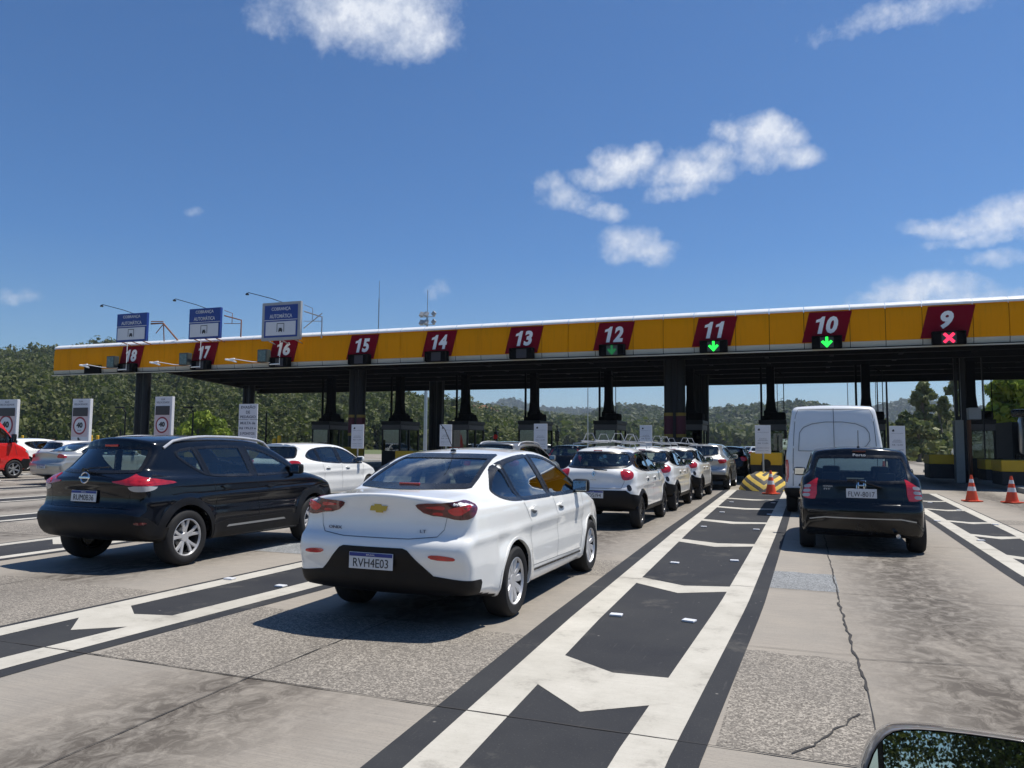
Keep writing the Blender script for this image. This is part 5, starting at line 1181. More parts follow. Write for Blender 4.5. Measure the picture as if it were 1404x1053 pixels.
def block(x, y0, y1, w_, lab, z1=1.12, zm=.62, notch=False):
    r = empty('crash_block', (x, y0, .17), 0, lab, 'crash block', 'yellow and black crash blocks')
    MB().box(-w_/2, w_/2, 0, y1-y0, 0, zm-.17, bev=.03).build('base', barrier_k, r); MB().box(-w_/2-.01, w_/2+.01, -.01, y1-y0+.01, zm-.17+.003, z1-.17, bev=.03).build('yellow_top', barrier_y, r)
    if notch: MB().lathe([(0, -.03), (.18, -.03), (.18, .2)], (0, 0, zm-.17+.05), axis='y', n=16).build('round_fitting', booth_m, r, True)
    return r
block(-1.35+.02, 31.5, 34.0, 1.16, 'yellow-topped black crash block with round fitting behind the striped nose', notch=True, z1=1.27, zm=.78)
block(-22.9, 33.5, 36, 1.0, 'yellow-topped crash block peeking over the large white sedan roof', z1=1.28)
block(-14.17, 33.5, 36, 1.0, 'yellow-topped crash block on the island between lanes 13 and 12'); block(-9.83, 33.5, 36, 1.0, 'yellow-topped crash block on the island between lanes 12 and 11')
block(-32.0, 33.5, 38, 1.0, 'yellow-topped crash block on the island between lanes 17 and 16'); block(-36.4, 33.5, 38, 1.0, 'yellow-topped crash block on the island between lanes 18 and 17'); block(-18.5, 33.5, 36, 1.0, 'yellow-topped crash block on the island between lanes 14 and 13'); block(-27.89, 33.5, 38, 1.0, 'yellow-topped crash block on the island between lanes 16 and 15')
for px0, px1, py0, py1, Y, lab in ((1274, 1309, 623, 652, 38, 'double yellow crash block left of the grey cabinet'), (1351, 1367, 630, 655, 37, 'narrow yellow crash block right of the booth post'), (1373, 1440, 631, 662, 32.5, 'long yellow crash block at the right edge of the photo')):
    a = P(px0, py0, Y); c = P(px1, py1, Y); r = block((a.x+c.x)/2, Y, Y+1.6, c.x-a.x, lab, z1=a.z, zm=a.z-.42)
# striped nose
r = empty('striped_nose', (-1.28, 27.6, .012), 0, 'rounded yellow and black chevron concrete nose in front of the crash block', 'island nose')
V = []; Fc = []; nu, nv = 28, 10; mi = []
for j in range(nv+1):
    t = j/nv; z = .52*sin(t*pi/2)**.8 if t < 1 else .52; rad = 1.0-.52*t
    for i in range(nu+1):
        a = pi+pi*i/nu; V.append((cos(a)*rad*.84, sin(a)*rad*1.25+.6, z))
for j in range(nv):
    for i in range(nu): Fc.append((j*(nu+1)+i, j*(nu+1)+i+1, (j+1)*(nu+1)+i+1, (j+1)*(nu+1)+i))
V2 = [(cos(pi+pi*i/nu)*.48*.84, sin(pi+pi*i/nu)*.48*1.25+.6, .52) for i in range(nu+1)]; k0 = len(V); V += V2+[(.42, 3.6, .52), (-.42, 3.6, .52)]; Fc.append(tuple(range(k0, k0+nu+3)))
k1 = len(V); V += [(-.84, .6, 0), (-.84, 3.6, 0), (.84, .6, 0), (.84, 3.6, 0)]
nose = mk('concrete_nose', V, Fc, None or barrier_y, r, True)
m, b_, p_ = newmat('chevron_paint'); co = b_.n('ShaderNodeTexCoord').outputs['Object']; sx = b_.n('ShaderNodeSeparateXYZ'); b_.set(sx.inputs[0], co)
q = b_.math('ADD', b_.math('MULTIPLY', sx.outputs[2], 1.0), b_.math('MULTIPLY', b_.math('ABSOLUTE', b_.math('SUBTRACT', sx.outputs[0], .05)), -.62)); q = b_.math('ADD', b_.math('MULTIPLY', q, 3.6), b_.math('MULTIPLY', b_.noise(co, 6, 3), .12))
fr = b_.math('GREATER_THAN', b_.math('FRACT', b_.math('ADD', q, .25)), .5)
dirt = b_.ramp(b_.noise(co, 5, 6, .7), .4, .75)
b_.set(p_.inputs['Base Color'], b_.mix(b_.math('MULTIPLY', dirt, .5), b_.mix(fr, (.035, .034, .032), (.68, .46, .05)), (.20, .18, .14))); p_.inputs['Roughness'].default_value = .7; bump(b_, p_, dirt, .3)
nose.data.materials.clear(); nose.data.materials.append(m); nose.data.set_sharp_from_angle(angle=radians(40))
# notice boards
def board(px0, px1, py0, py1, Y, lab, mm=sign_white):
    a = P(px0, py0, Y); c = P(px1, py1, Y); w_ = c.x-a.x; h = a.z-c.z; r = empty('notice_board', ((a.x+c.x)/2, Y, .17), 0, lab, 'notice board', 'white price boards at the lane islands')
    zc = (a.z+c.z)/2-.17; MB().box(-w_/2, w_/2, 0, .04, zc-h/2, zc+h/2, bev=.008).build('board', mm, r); MB().tube([(0, .06, 0), (0, .06, zc+h/2-.1)], .035, 8).build('post', steel, r, True)
    T = lambda s, z, wd, hh, mat=grey_ink: text('board_lettering', s, .1, mat, r, (0, -.004, zc+z*h), width=w_*wd, height=hh*h, ext=.001)
    T('TARIFAS DE PEDÁGIO', .25, .78, .022); T('AUTOMÓVEL E', .02, .5, .035); T('MOTOCICLETA', -.04, .62, .035); T('R$ 12,00', -.14, .68, .05); T('DINHEIRO E CARTÃO', -.30, .78, .035); T('PAGAMENTO NA CABINE', -.40, .7, .020)
    MB().prism([(-w_*.32, zc+h*.31), (-w_*.18, zc+h*.31), (-w_*.18, zc+h*.37), (-w_*.25, zc+h*.39), (-w_*.32, zc+h*.35)], -.004, -.001).build('emblem', ink, r)
for px0, px1, py0, py1, lab in ((482, 498, 582, 615, 'white price notice board in front of the column between lanes 15 and 14'), (603, 619, 582, 612, 'white price notice board just left of the sedan aerial, near lane 14'), (732, 750, 581, 616, 'white price notice board in front of the booth between lanes 13 and 12'), (877, 894, 583, 612, 'white price notice board above the roof racks, between lanes 12 and 11'), (1035, 1057, 583, 622, 'white price notice board behind the yellow crash block and striped nose'), (1219, 1242, 584, 625, 'white price notice board just right of the white van')):
    board(px0, px1, py0, py1, 29.9, lab)
# toll evasion notice
a = P(328, 554, 28.6); c = P(351, 620, 28.6); w_ = c.x-a.x; h = a.z-1.25
r = empty('warning_board', ((a.x+c.x)/2, 28.6, 0), 0, 'tall white two-part toll evasion fine notice left of the white hatchback', 'warning board')
MB().tube([(0, .08, 0), (0, .08, a.z-.1)], .05, 8).build('post', steel, r, True)
for i, (z0, z1) in enumerate(((a.z-h*.36+.01, a.z), (1.25, a.z-h*.36-.01))):
    MB().box(-w_/2, w_/2, 0, .04, z0, z1, bev=.006).build('panel', sign_white, r)
zz = a.z
for s_, z, wd, hh in (('EVASÃO', .07, .78, .075), ('DE', .19, .22, .07), ('PEDÁGIO', .29, .84, .075), ('MULTA de', .44, .80, .06), ('R$ 195,23 e', .56, .88, .06), ('5 PONTOS', .68, .78, .06), ('na CNH', .80, .62, .06)):
    text('board_lettering', s_, .2, grey_ink, r, (0, -.004, zz-h*z), width=w_*wd, height=h*hh, ext=.001, bold=.006)
# radar speed signs
for px, py0, py1, lab in ((8, 548, 640, 'speed sign with red 40 circle partly hidden by the red van'), (110.5, 547, 607, 'speed sign with red 40 circle above the silver sedan'), (223.5, 544, 600, 'speed sign with red 40 circle right of the first canopy column')):
    a = P(px-10.5, py0, 27.4); c = P(px+10.5, py1, 27.4); w_ = c.x-a.x; ht = a.z; h = 2.25
    r = empty('speed_sign', (a.x+w_/2, 27.4, 0), 0, lab, 'speed sign', 'radar speed signs at the automatic lanes')
    MB().tube([(0, .1, 0), (0, .1, ht-.3)], .07, 8).build('post', steel, r, True)
    MB().box(-w_/2, w_/2, 0, .16, ht-h, ht, bev=.015).build('panel', sign_white, r); MB().box(-w_/2+.03, w_/2-.09, -.006, -.001, ht-h*.83, ht-h*.25).build('pink_field', sign_pink, r)
    text('sign_lettering', 'SUA', .1, grey_ink, r, (-.03, -.004, ht-.13), width=w_*.22, height=.08); text('sign_lettering', 'VELOCIDADE', .1, grey_ink, r, (-.03, -.004, ht-.27), width=w_*.76, height=.09)
    MB().box(-w_/2+.07, w_/2-.13, -.02, -.008, ht-.86, ht-.44).build('led_display', led_panel, r)
    zc = ht-1.33; n = 32; ro = w_*.37
    MB().lathe([(0, -.012), (ro, -.012), (ro, -.006)], (-.03, 0, zc), axis='y', n=n, caps=False).build('red_ring', sign_red, r); MB().lathe([(0, -.016), (ro*.8, -.016), (ro*.8, -.01)], (-.03, 0, zc), axis='y', n=n, caps=False).build('disc', sign_white, r)
    text('sign_lettering', '40', .1, ink, r, (-.03, -.018, zc+.03), width=ro*.95, height=ro*.62, bold=.006); text('sign_lettering', 'km/h', .1, grey_ink, r, (-.03, -.018, zc-ro*.5), width=ro*.55, height=ro*.16)
    MB().prism([(-.13, .12), (-.02, .12), (.05, -.02), (.10, .02), (.08, -.15), (-.10, -.13), (-.05, -.07), (-.10, .0)], -.012, -.003).build('arrow', ink, r).location = (-.02, 0, ht-2.03)
# yellow bollards
for px, py, Y, lab in ((125, 597, 38, 'left of two yellow bollards beside the middle speed sign'), (134, 597, 39.5, 'right of two yellow bollards beside the middle speed sign'), (383, 597, 33, 'yellow bollard beside the toll evasion notice'), (376, 601, 34, 'thin ochre bollard just left of the yellow one by the evasion notice'), (31, 597, 45, 'yellow bollard above the silver sedan near the left edge')):
    p = P(px, py, Y); tag(MB().lathe([(.10, 0), (.10, p.z-.03), (.07, p.z)], n=14).build('bollard', barrier_y, None, True), lab, 'bollard', 'yellow bollards'); bpy.context.view_layer.update(); o = [o for o in COL.objects if o.name.startswith('bollard')][-1]; o.location = (p.x, Y, 0)
p = P(43, 603, 60); o = MB().box(-3.6, 3.4, 0, .2, 0, p.z+.1).build('brick_wall', brick); o.location = (p.x, 60, 0); tag(o, 'low rust-coloured wall behind the vehicles at the far left', 'wall')
# traffic lights past the booths
for px, py, red, lab in ((680, 599, True, 'small traffic light showing red between lanes 14 and 13'), (764, 598, False, 'small dark traffic light right of the booth near lane 12')):
    Y = 46; p = P(px, py, Y); r = empty('traffic_light', (p.x, Y, 0), 0, lab, 'traffic light')
    MB().tube([(0, 0, 0), (0, 0, p.z-.3)], .05, 8).build('post', dark_trim, r); MB().box(-.13, .13, -.1, .1, p.z-.35, p.z+.35, bev=.04).box(-.04, .04, -.04, .04, p.z+.35, p.z+.65).build('housing', dark_trim, r)
    if red: MB().lathe([(0, -.13), (.14, -.13), (.16, -.10)], (0, 0, p.z), axis='y', n=16, caps=False).build('lamp', red_lit, r)
# grey cabinet and equipment at the right booth
def pbox(name, px0, px1, py0, py1, Y, dY, mat, lab, cat, bev=.02, ground=False):
    a = P(px0, py0, Y); c = P(px1, py1, Y); z0 = 0 if ground else c.z; w_ = c.x-a.x
    o = MB().box(-w_/2, w_/2, 0, dY, 0, a.z-z0, bev=bev).build(name, mat); o.location = ((a.x+c.x)/2, Y, z0); return tag(o, lab, cat)
pbox('equipment_cabinet', 1309, 1324, 576, 650, 37.5, .6, conc_grey, 'tall grey equipment cabinet beside the right-hand booth', 'cabinet', ground=True)
pbox('air_conditioning_unit', 1328, 1346, 559, 575, 38.2, .5, sign_grey, 'pale grey air conditioning unit fixed over the right-hand booth', 'air conditioner')
pbox('rust_pillar', 1327, 1334, 576, 640, 38.6, .3, brick, 'rust-brown pillar under the air conditioning unit', 'pillar', ground=True)
for px, w_, lab in ((1313, .12, 'thin black post left of the right-hand booth'), (1323, .18, 'black post beside the grey cabinet'), (1350, .05, 'slender black rod right of the air conditioning unit')):
    p = P(px, 600, 38.4); o = MB().box(-w_/2, w_/2, 0, w_, 0, 5.5).build('support_post', column_m); o.location = (p.x, 38.4, 0); tag(o, lab, 'post')
# cones
def cone_parts(r):
    MB().box(-.2, .2, -.2, .2, 0, .035, bev=.01).build('base', cone_o, r); R = lambda z: .15*(1-z/.76)+.022
    for z0, z1, m in ((.03, .30, cone_o), (.30, .42, cone_w), (.42, .53, cone_o), (.53, .63, cone_w), (.63, .74, cone_o)):
        MB().lathe([(R(z0), z0), (R(z1), z1)], n=20, caps=(z1 > .7)).build('cone_body' if m is cone_o else 'reflective_band', m, r, True)
cp = None
for (x, y), lab in (((-.95, 25.6), 'orange and white traffic cone in front of the striped nose'), ((4.47, 24.9), 'left of the two orange cones right of the black hatchback'), ((5.42, 24.8), 'right of the two orange cones, nearest the photo edge')):
    if cp is None: cp = empty('traffic_cone'); cone_parts(cp); r = cp
    else: r = copy_tree(cp)
    r.location = (x, y, .012); r.rotation_euler = (0, 0, random.uniform(0, 1)); tag(r, lab, 'traffic cone', 'orange traffic cones')
# distant trucks on the right
def truck(name, x, y, rz, lab, box_m, cab_m, L=7.5, hbox=2.6, z0=1.1, tanks=False):
    r = empty(name, (x, y, 0), rz, lab, 'truck'); b = MB()
    if tanks:
        for i in range(5): b.lathe([(0, 0), (.42, .05), (.48, .2), (.48, hbox-.25), (.42, hbox-.05), (0, hbox)], (-.75+.0*i, -2.6+i*1.05, z0), n=14, caps=False); 
        for i in range(5): b.lathe([(0, 0), (.42, .05), (.48, .2), (.48, hbox-.25), (.42, hbox-.05), (0, hbox)], (.75, -2.6+i*1.05, z0), n=14, caps=False)
        b.build('tank', box_m, r, True); MB().box(-1.25, 1.25, -3.3, 2.2, z0+hbox-.05, z0+hbox+.35, bev=.1).build('tarpaulin', dark_trim, r, True)
    else: b.box(-1.2, 1.2, -L/2, L/2-1.9, z0, z0+hbox, bev=.05); b.build('cargo_box', box_m, r)
    c = MB(); c.prism([(L/2-1.75, .6), (L/2, .6), (L/2+.02, 1.6), (L/2-.25, 2.55), (L/2-.7, 2.85), (L/2-1.75, 2.9)], -1.12, 1.12, plane='yz'); c.build('cab', cab_m, r)
    MB().box(-.98, .98, L/2-.12, L/2-.05+.03, 1.65, 2.4).build('windscreen', tint_glass, r).rotation_euler = (0, 0, 0)
    MB().box(-1.0, 1.0, -L/2, L/2-.2, .75, z0).build('chassis', dark_trim, r)
    w0 = MB().lathe([(0, -.12), (.30, -.12), (.48, -.14), (.5, 0), (.48, .14), (.3, .12), (0, .12)], axis='x', n=24, caps=False).build('wheel', rubber, r, True); first = True
    for yy in (-L/2+1.1, -L/2+2.3, L/2-1.0):
        for sx in (-1, 1):
            o = w0 if first else w0.copy(); 
            if not first: COL.objects.link(o); o.parent = r
            first = False; o.location = (sx*1.05, yy, .5)
    return r
p = P(1392, 610, 44); truck('tank_truck', P(1379, 600, 48).x+2.3, 45.6, radians(40), 'dark truck carrying upright silver tanks at the right edge under the trees', steel, simple('truck_cab', (.05, .06, .075), .35), 8, 2.0, 1.2, True)
p = P(1278, 620, 95); tk = truck('box_truck', p.x, 95, radians(70), 'white box truck parked in the sun beyond the right-hand booths', simple('truck_white', (.45, .47, .47), .5), simple('truck_cab_grey', (.3, .3, .28), .5), 6.5, 1.5, .75); tk.scale = (.62, .62, .62)
p = P(1357, 615, 66); tk2 = truck('white_truck', p.x, 66, radians(8), 'white truck partly hidden between the right-hand booth and the tank truck', white_paint2, white_paint2, 7, 2.0, 1.0); tk2.scale = (.6, .6, .6)

# ------------------------------------------------------------------ own wing mirror in the foreground
ctr = ray(1335, 1078); ctr = ctr/ctr.dot(_f)*.93; ctr = ctr+Vector((0, 0, H))
r = empty('wing_mirror', ctr, 0, 'taupe car wing mirror in the lower right corner reflecting trees', 'wing mirror')
face = Vector((-ctr.x-.05, -ctr.y, H-ctr.z)).normalized()
r.rotation_euler = (radians(-11.2), 0, radians(2))
sh_ = chaikin([(-.125, -.085), (-.132, -.02), (-.105, .048), (-.06, .062), (.10, .058), (.14, .045), (.145, -.02), (.13, -.085)], 2)
def mloop(sc, y, sz=1): return [(p[0]*sc, y, p[1]*sc*sz) for p in sh_]
V = []; n = len(sh_)
for sc, y in ((.968, .010), (.975, -.002), (.987, -.006), (1.0, -.002), (1.015, .02), (1.0, .06), (.9, .105), (.6, .135), (.2, .145)): V += mloop(sc, y)
Fc = [(j*n+i, j*n+(i+1) % n, (j+1)*n+(i+1) % n, (j+1)*n+i) for j in range(8) for i in range(n)]+[tuple(8*n+i for i in range(n))[::-1]]
mk('housing', V, Fc, beige_paint, r, True)
in_ = [(p[0]*.97, p[1]*.97) for p in sh_]
mk('backing', [(a, .011, b) for a, b in in_], [tuple(range(n))], dark_trim, r)
gl = [(p[0]*.95, p[1]*.93) for p in sh_]
main = clip(gl, (-.098, -1), (-.098, 1), -1); small = clip(gl, (-.105, -1), (-.105, 1), 1)
for pl, tz in ((main, .0), (small, .25)):
    if len(pl) > 2:
        o = mk('mirror_glass', [(a, .008+(a+.1)*tz, b) for a, b in pl], [tuple(range(len(pl)))], mirror_m, r)
MB().tube([(.10, .06, -.05), (.22, .05, -.09), (.30, .04, -.10)], .035, 10).box(.28, .31, -.5, .5, -.35, -.02, bev=.01).build('mirror_foot', beige_paint, r, True)

# ------------------------------------------------------------------ hills, forest, trees, houses
def ridge(name, pts, foot, back, seg=2, rough=6):
    """pts: (px, py, distance) of the skyline; returns a terrain strip and a sampler"""
    R = [PD(px, py, d) for px, py, d in pts]; A = [atan2(p.x, p.y) for p in R]; D = [math.hypot(p.x, p.y) for p in R]; Z = [p.z for p in R]
    a0, a1 = A[0], A[-1]; na = 90; nr = 26
    def at(a, t):                                        # t 0 foot .. 1 ridge .. >1 behind
        d = np.interp(a, A, D); z = np.interp(a, A, Z); df = foot
        dist = df+(d-df)*t; s_ = t if t < 1 else 2-t
        nz = (sin(a*31+dist*.021)+sin(a*57-dist*.034+2)+sin(a*13+dist*.011))*rough*.33*min(1, s_*3)*(1-min(1, abs(1-t)*0)) 
        return dist*sin(a), dist*cos(a), max(-2, z*(s_ if s_ > 0 else 0)**.85+nz*(0 if abs(t-1) < .02 else .6)-2)
    V = []; Fc = []; T = [i/nr*1.5 for i in range(nr+1)]
    for t in T:
        for i in range(na+1): V.append(at(a0+(a1-a0)*i/na, t))
    for j in range(nr):
        for i in range(na): Fc.append((j*(na+1)+i, j*(na+1)+i+1, (j+1)*(na+1)+i+1, (j+1)*(na+1)+i))
    o = mk(name, V, Fc, soil, None, True); tag(o, kind='structure'); return at, a0, a1
def crown_template(n, rx, rz, leaf, seed, lobes=5):
    rg = np.random.RandomState(seed); L = rg.normal(size=(lobes, 3))*[rx*.42, rx*.42, rz*.38]; V = []; Fc = []
    for i in range(n):
        c = L[rg.randint(lobes)]; d = rg.normal(size=3); d /= np.linalg.norm(d); p = c+d*[rx*.55, rx*.55, rz*.55]*(.75+.3*rg.rand())
        nn = d+rg.normal(size=3)*.33; nn /= np.linalg.norm(nn); a = np.cross(nn, rg.normal(size=3)); a /= np.linalg.norm(a); b = np.cross(nn, a); s_ = leaf*(.6+.8*rg.rand()); k = len(V)
        V += [p+a*s_, p+b*s_*.7, p-a*s_*.9, p-b*s_*.8]; Fc.append((k, k+1, k+2, k+3))
    return np.array(V), np.array(Fc)
def scatter(name, P0, S, temps, mat, lab=None, cat=None):
    """one mesh holding a whole wood: templates placed at P0 with scale S"""
    VV = []; FF = []; off = 0
    for i, (p, s_) in enumerate(zip(P0, S)):
        V, Fc = temps[i % len(temps)]; a = RNG.rand()*6.28; c, q = cos(a), sin(a); sz = s_*(.8+.45*RNG.rand())
        X = V[:, 0]*c-V[:, 1]*q; Y = V[:, 0]*q+V[:, 1]*c
        VV.append(np.stack([X*s_+p[0], Y*s_+p[1], V[:, 2]*sz+p[2]], 1)); FF.append(Fc+off); off += len(V)
    V = np.concatenate(VV); Fc = np.concatenate(FF); me = bpy.data.meshes.new(name)
    me.vertices.add(len(V)); me.vertices.foreach_set('co', V.ravel()); me.loops.add(Fc.size); me.loops.foreach_set('vertex_index', Fc.ravel()); me.polygons.add(len(Fc)); me.polygons.foreach_set('loop_start', np.arange(0, Fc.size, 4)); me.update(calc_edges=True); me.materials.append(mat)
    o = bpy.data.objects.new(name, me); COL.objects.link(o); tag(o, lab, cat, kind='stuff'); return o
T1 = [crown_template(110, 2.4, 3.2, .50, i, 6) for i in range(6)]; T2 = [crown_template(70, 4.0, 5.0, 1.2, 20+i, 6) for i in range(5)]; T3 = [crown_template(34, 8, 8, 3.4, 40+i, 5) for i in range(4)]
at, a0, a1 = ridge('hill', [(-260, 470, 520), (0, 489, 480), (60, 487, 470), (120, 484, 460), (240, 487, 440), (330, 500, 430), (400, 519, 420), (470, 531, 410), (540, 545, 400), (575, 552, 390), (640, 566, 380), (700, 588, 370), (760, 606, 360)], 165, 0)
pts = []; S = []
while len(pts) < 8200:
    a = a0+(a1-a0)*RNG.rand(); t = RNG.rand()**.8*1.03; x, y, z = at(a, t)
    pts.append((x, y, z+2.2)); S.append(.55+.6*RNG.rand()+(.25 if t > .8 else 0)+(.6*RNG.rand() if RNG.rand() < .12 else 0))
scatter('hill_forest', pts, S, T1, leaf_hill, 'dense mixed green forest covering the left hillside', 'forest')
at, a0, a1 = ridge('hill', [(560, 556, 620), (640, 560, 700), (700, 572, 720), (760, 577, 740), (850, 584, 760), (950, 590, 760), (1010, 594, 760), (1100, 598, 760)], 330, 0, rough=3)
pts = []; S = []
while len(pts) < 2600:
    a = a0+(a1-a0)*RNG.rand(); t = RNG.rand()*1.02; x, y, z = at(a, t); pts.append((x, y, z+3)); S.append(.7+.8*RNG.rand())
scatter('valley_forest', pts, S, T2, leaf_hill, 'forest in the valley seen between the booths', 'forest')
at, a0, a1 = ridge('hill', [(780, 590, 900), (820, 572, 1000), (850, 564, 1050), (880, 563, 1050), (905, 569, 1050), (930, 573, 1000), (980, 570, 1000), (1010, 566, 950), (1040, 566, 900), (1075, 561, 850), (1110, 561, 850), (1160, 575, 850), (1220, 590, 850)], 520, 0, rough=3)
pts = []; S = []
while len(pts) < 2600:
    a = a0+(a1-a0)*RNG.rand(); t = RNG.rand()*1.02; x, y, z = at(a, t); pts.append((x, y, z+4)); S.append(.9+.9*RNG.rand())
scatter('middle_hill_forest', pts, S, T2, leaf_far, 'pale hazy forested hill in the middle distance', 'forest')
at, a0, a1 = ridge('hill', [(600, 575, 2400), (660, 562, 2500), (685, 553, 2500), (700, 550, 2500), (715, 553, 2500), (735, 562, 2500), (790, 564, 2400), (830, 564, 2400), (900, 569, 2400), (1000, 564, 2400), (1050, 565, 2400), (1150, 570, 2400), (1210, 560, 1900), (1240, 555, 1700), (1265, 556, 1700), (1300, 563, 1700), (1404, 570, 1700), (1500, 575, 1700)], 1300, 0, rough=6)
pts = []; S = []
while len(pts) < 3600:
    a = a0+(a1-a0)*RNG.rand(); t = RNG.rand()**.7*1.01; x, y, z = at(a, t); pts.append((x, y, z+5)); S.append(.8+.9*RNG.rand())
scatter('far_hill_forest', pts, S, T3, leaf_far, 'blue-grey forested ridges on the horizon', 'forest')
# verge forest right side, low
at, a0, a1 = ridge('hill', [(1190, 606, 200), (1240, 600, 190), (1300, 590, 180), (1404, 580, 170), (1600, 560, 160), (1800, 540, 160)], 92, 0, rough=2)
pts = []; S = []
while len(pts) < 900:
    a = a0+(a1-a0)*RNG.rand(); t = RNG.rand()*1.1; x, y, z = at(a, t); pts.append((x, y, z+1.0)); S.append(.45+.6*RNG.rand())
scatter('verge_bushes', pts, S, T1, leaf_euc, 'low olive green undergrowth behind the trucks on the right', 'undergrowth')

def tree(px, pybase, pytop, Y, wpx, lab, mat, n=1500, leaf=.32, clumps=14, name='tree', z0f=.3, group=None, seed=1, trunk=.25):
    rg = np.random.RandomState(seed); b = P(px, pybase, Y); t = P(px, pytop, Y); Hh = t.z; wr_ = abs(P(px+wpx/2, 500, Y).x-P(px-wpx/2, 500, Y).x)/2
    r = empty(name, (b.x, Y, 0), 0, lab, 'tree', group); tr = MB(); tr.tube([(0, 0, 0), (.2, 0, Hh*.35), (-.1, .1, Hh*.7), (0, 0, Hh*.93)], trunk, 8, r2=.05); C = []
    for i in range(clumps):
        f_ = z0f+(1-z0f)*((i+.6)/clumps); rad = wr_*(.35+.75*sin(min(1, (1-f_)*1.5+.12)*pi/2)); a = rg.rand()*6.28; d = rad*rg.rand()**.5*.85
        c = Vector((cos(a)*d, sin(a)*d, Hh*f_*.95)); C.append((c, wr_*(.22+.22*rg.rand()))); tr.tube([(0, 0, max(.5, c.z-1.2-.3*d)), c*.5+Vector((0, 0, c.z*.5-.3)), c], .06, 5, r2=.02)
    tr.build('trunk', bark, r, True); V = []; Fc = []
    for i in range(n):
        c, rr = C[rg.randint(len(C))]; d = rg.normal(size=3); d /= np.linalg.norm(d); p = np.array(c)+d*rr*[1.1, 1.1, .8]*rg.rand()**.4
        nn = d+rg.normal(size=3)*.7; nn /= np.linalg.norm(nn); a = np.cross(nn, rg.normal(size=3)); a /= np.linalg.norm(a)+1e-9; q = np.cross(nn, a); s_ = leaf*(.5+.9*rg.rand()); k = len(V)
        V += [p+a*s_, p+q*s_*.6, p-a*s_, p-q*s_*.6]; Fc.append((k, k+1, k+2, k+3))
    mk('crown', V, Fc, mat, r)
tree(1268, 620, 520, 105, 46, 'tall airy eucalyptus right of the white van, its top in two tufts', leaf_euc, 4200, .30, 26, 'eucalyptus_tree', .18, seed=3)
tree(1290, 620, 536, 100, 34, 'eucalyptus with rounded side tuft just right of the tallest one', leaf_euc, 2600, .30, 16, 'eucalyptus_tree', .2, seed=5)
tree(1312, 620, 512, 110, 40, 'eucalyptus directly behind the right-hand booth posts', leaf_euc, 2600, .30, 16, 'eucalyptus_tree', .25, seed=8)
tree(1240, 620, 566, 120, 40, 'low dark tree at the foot of the eucalyptus, nearest the price board', leaf_far, 1500, .42, 10, 'tree', .2, seed=9)
tree(1260, 625, 575, 90, 50, 'olive bushy tree behind the white box truck', leaf_euc, 1800, .38, 12, 'tree', .1, seed=19)
tree(1395, 625, 508, 62, 100, 'broad bright green tree above the tank truck at the right edge', leaf_bright, 5200, .30, 26, 'broadleaf_tree', .25, seed=11, trunk=.35)
tree(1440, 625, 515, 68, 90, 'second broad green tree cut by the right edge', leaf_bright, 3000, .34, 18, 'broadleaf_tree', .2, seed=12)
tree(270, 612, 566, 86, 42, 'bright yellow-green tree right of the speed sign beside the first column', leaf_bright, 2600, .34, 14, 'tree', .1, seed=14)
tree(295, 612, 575, 90, 40, 'lower yellow-green tree touching the brighter one left of the evasion notice', leaf_bright, 2000, .34, 12, 'tree', .1, seed=15)
tree(620, 600, 548, 210, 26, 'solitary palm-like tree on the skyline right of the columns near lane 14', leaf_far, 700, .8, 8, 'tree', .5, seed=16)
for i, px in enumerate((830, 840, 853, 862, 871, 880, 890)): tree(px, 600, 556+(i % 3)*3-(3 if 2 < i < 5 else 0), 960, 14, 'tall tree on the middle hill crest above the booths of lanes 12 and 11', leaf_far, 220, 2.6, 7, 'crest_tree', .45, 'tall trees on the middle hill crest', seed=30+i, trunk=.5)
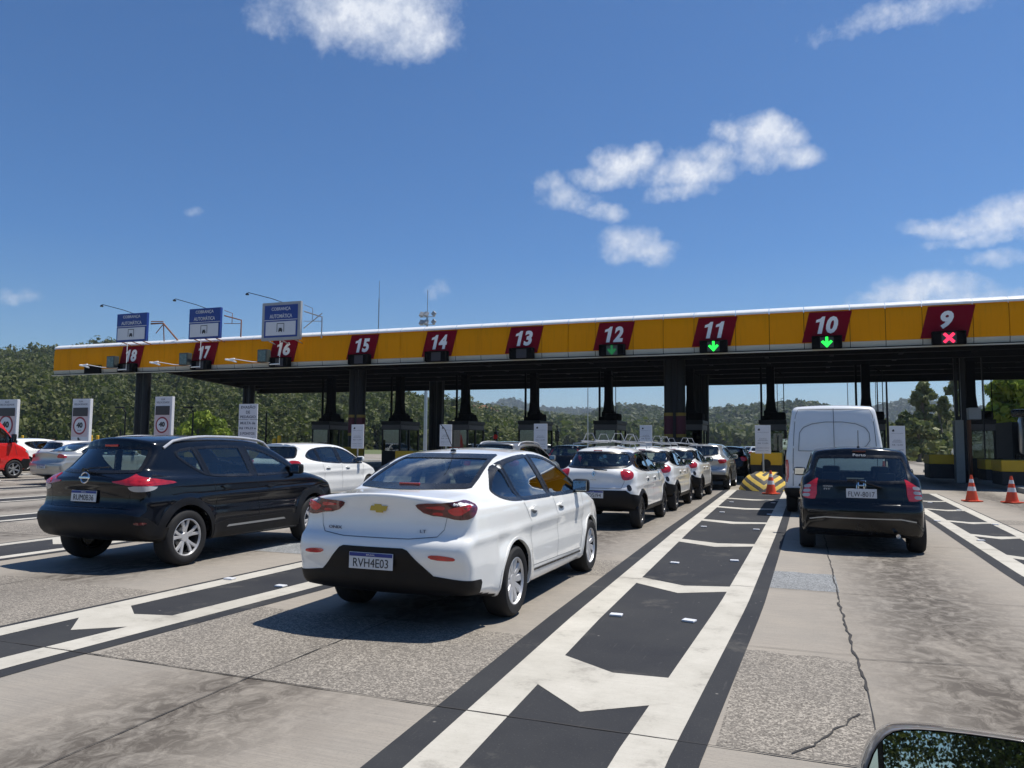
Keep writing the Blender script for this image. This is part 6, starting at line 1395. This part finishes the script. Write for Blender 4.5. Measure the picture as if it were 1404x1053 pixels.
# trees behind the photographer (seen in mirrors and glass)
for i, (x, y, hh) in enumerate(((-8, -62, 14), (0, -64, 17), (8, -58, 16), (16, -60, 15), (24, -66, 20), (-18, -66, 18))):
    b = MB(); b.tube([(0, 0, 0), (.1, 0, hh*.9)], .25, 8, r2=.06); r = empty('roadside_tree', (x, y, 0), 0, 'green roadside tree behind the camera seen only in the wing mirror', 'tree', 'roadside trees in the wing mirror'); b.build('trunk', bark, r, True)
    V, Fc = crown_template(15000, hh*.42, hh*.50, .15, 60+i, 12); mk('crown', [(v[0], v[1], v[2]+hh*.52) for v in V.tolist()], Fc.tolist(), leaf_hill, r)
# little houses on the valley ridge
for i, (px, py, w_, c) in enumerate(((641, 560, 9, 0), (650, 559, 8, 0), (657, 562, 9, 0), (663, 560, 7, 0), (670, 563, 8, 0), (676, 565, 7, 1), (646, 564, 7, 1))):
    p = PD(px, py+2, 560-i*6); r = empty('house', (p.x, p.y, p.z-4), .3*i, ('orange' if c == 0 else 'white')+' hillside house, %s of the cluster above lane 13' % ['leftmost', 'second from left', 'third from left', 'centre right', 'fifth from left', 'far right', 'front lower left'][i], 'house', 'houses on the valley ridge')
    MB().box(-w_/2*.75, w_/2*.75, -3, 3, 0, 5).build('wall', house_wall if c == 0 else sign_white, r)
    q = MB(); q.prism([(-w_/2*.85, 5), (w_/2*.85, 5), (0, 7.2)], -3.4, 3.4); q.build('roof', orange_roof, r)
    for xx in (-1.4, 1.4): MB().box(xx-.5, xx+.5, -3.05, -2.98, 2.2, 3.6).build('window', dark_trim, r)

# ------------------------------------------------------------------ haze
hb = MB().box(-4400, 4400, -1100, 5200, -40, 230).build('haze', black_plastic); tag(hb, kind='stuff')
hm = bpy.data.materials.new('haze_air'); hm.use_nodes = True; hn = hm.node_tree; hn.nodes.clear()
pv = hn.nodes.new('ShaderNodeVolumePrincipled'); pv.inputs['Color'].default_value = (.72, .83, 1, 1); pv.inputs['Density'].default_value = .00017; pv.inputs['Anisotropy'].default_value = .3
ho = hn.nodes.new('ShaderNodeOutputMaterial'); hn.links.new(pv.outputs[0], ho.inputs['Volume']); hb.data.materials.clear(); hb.data.materials.append(hm)
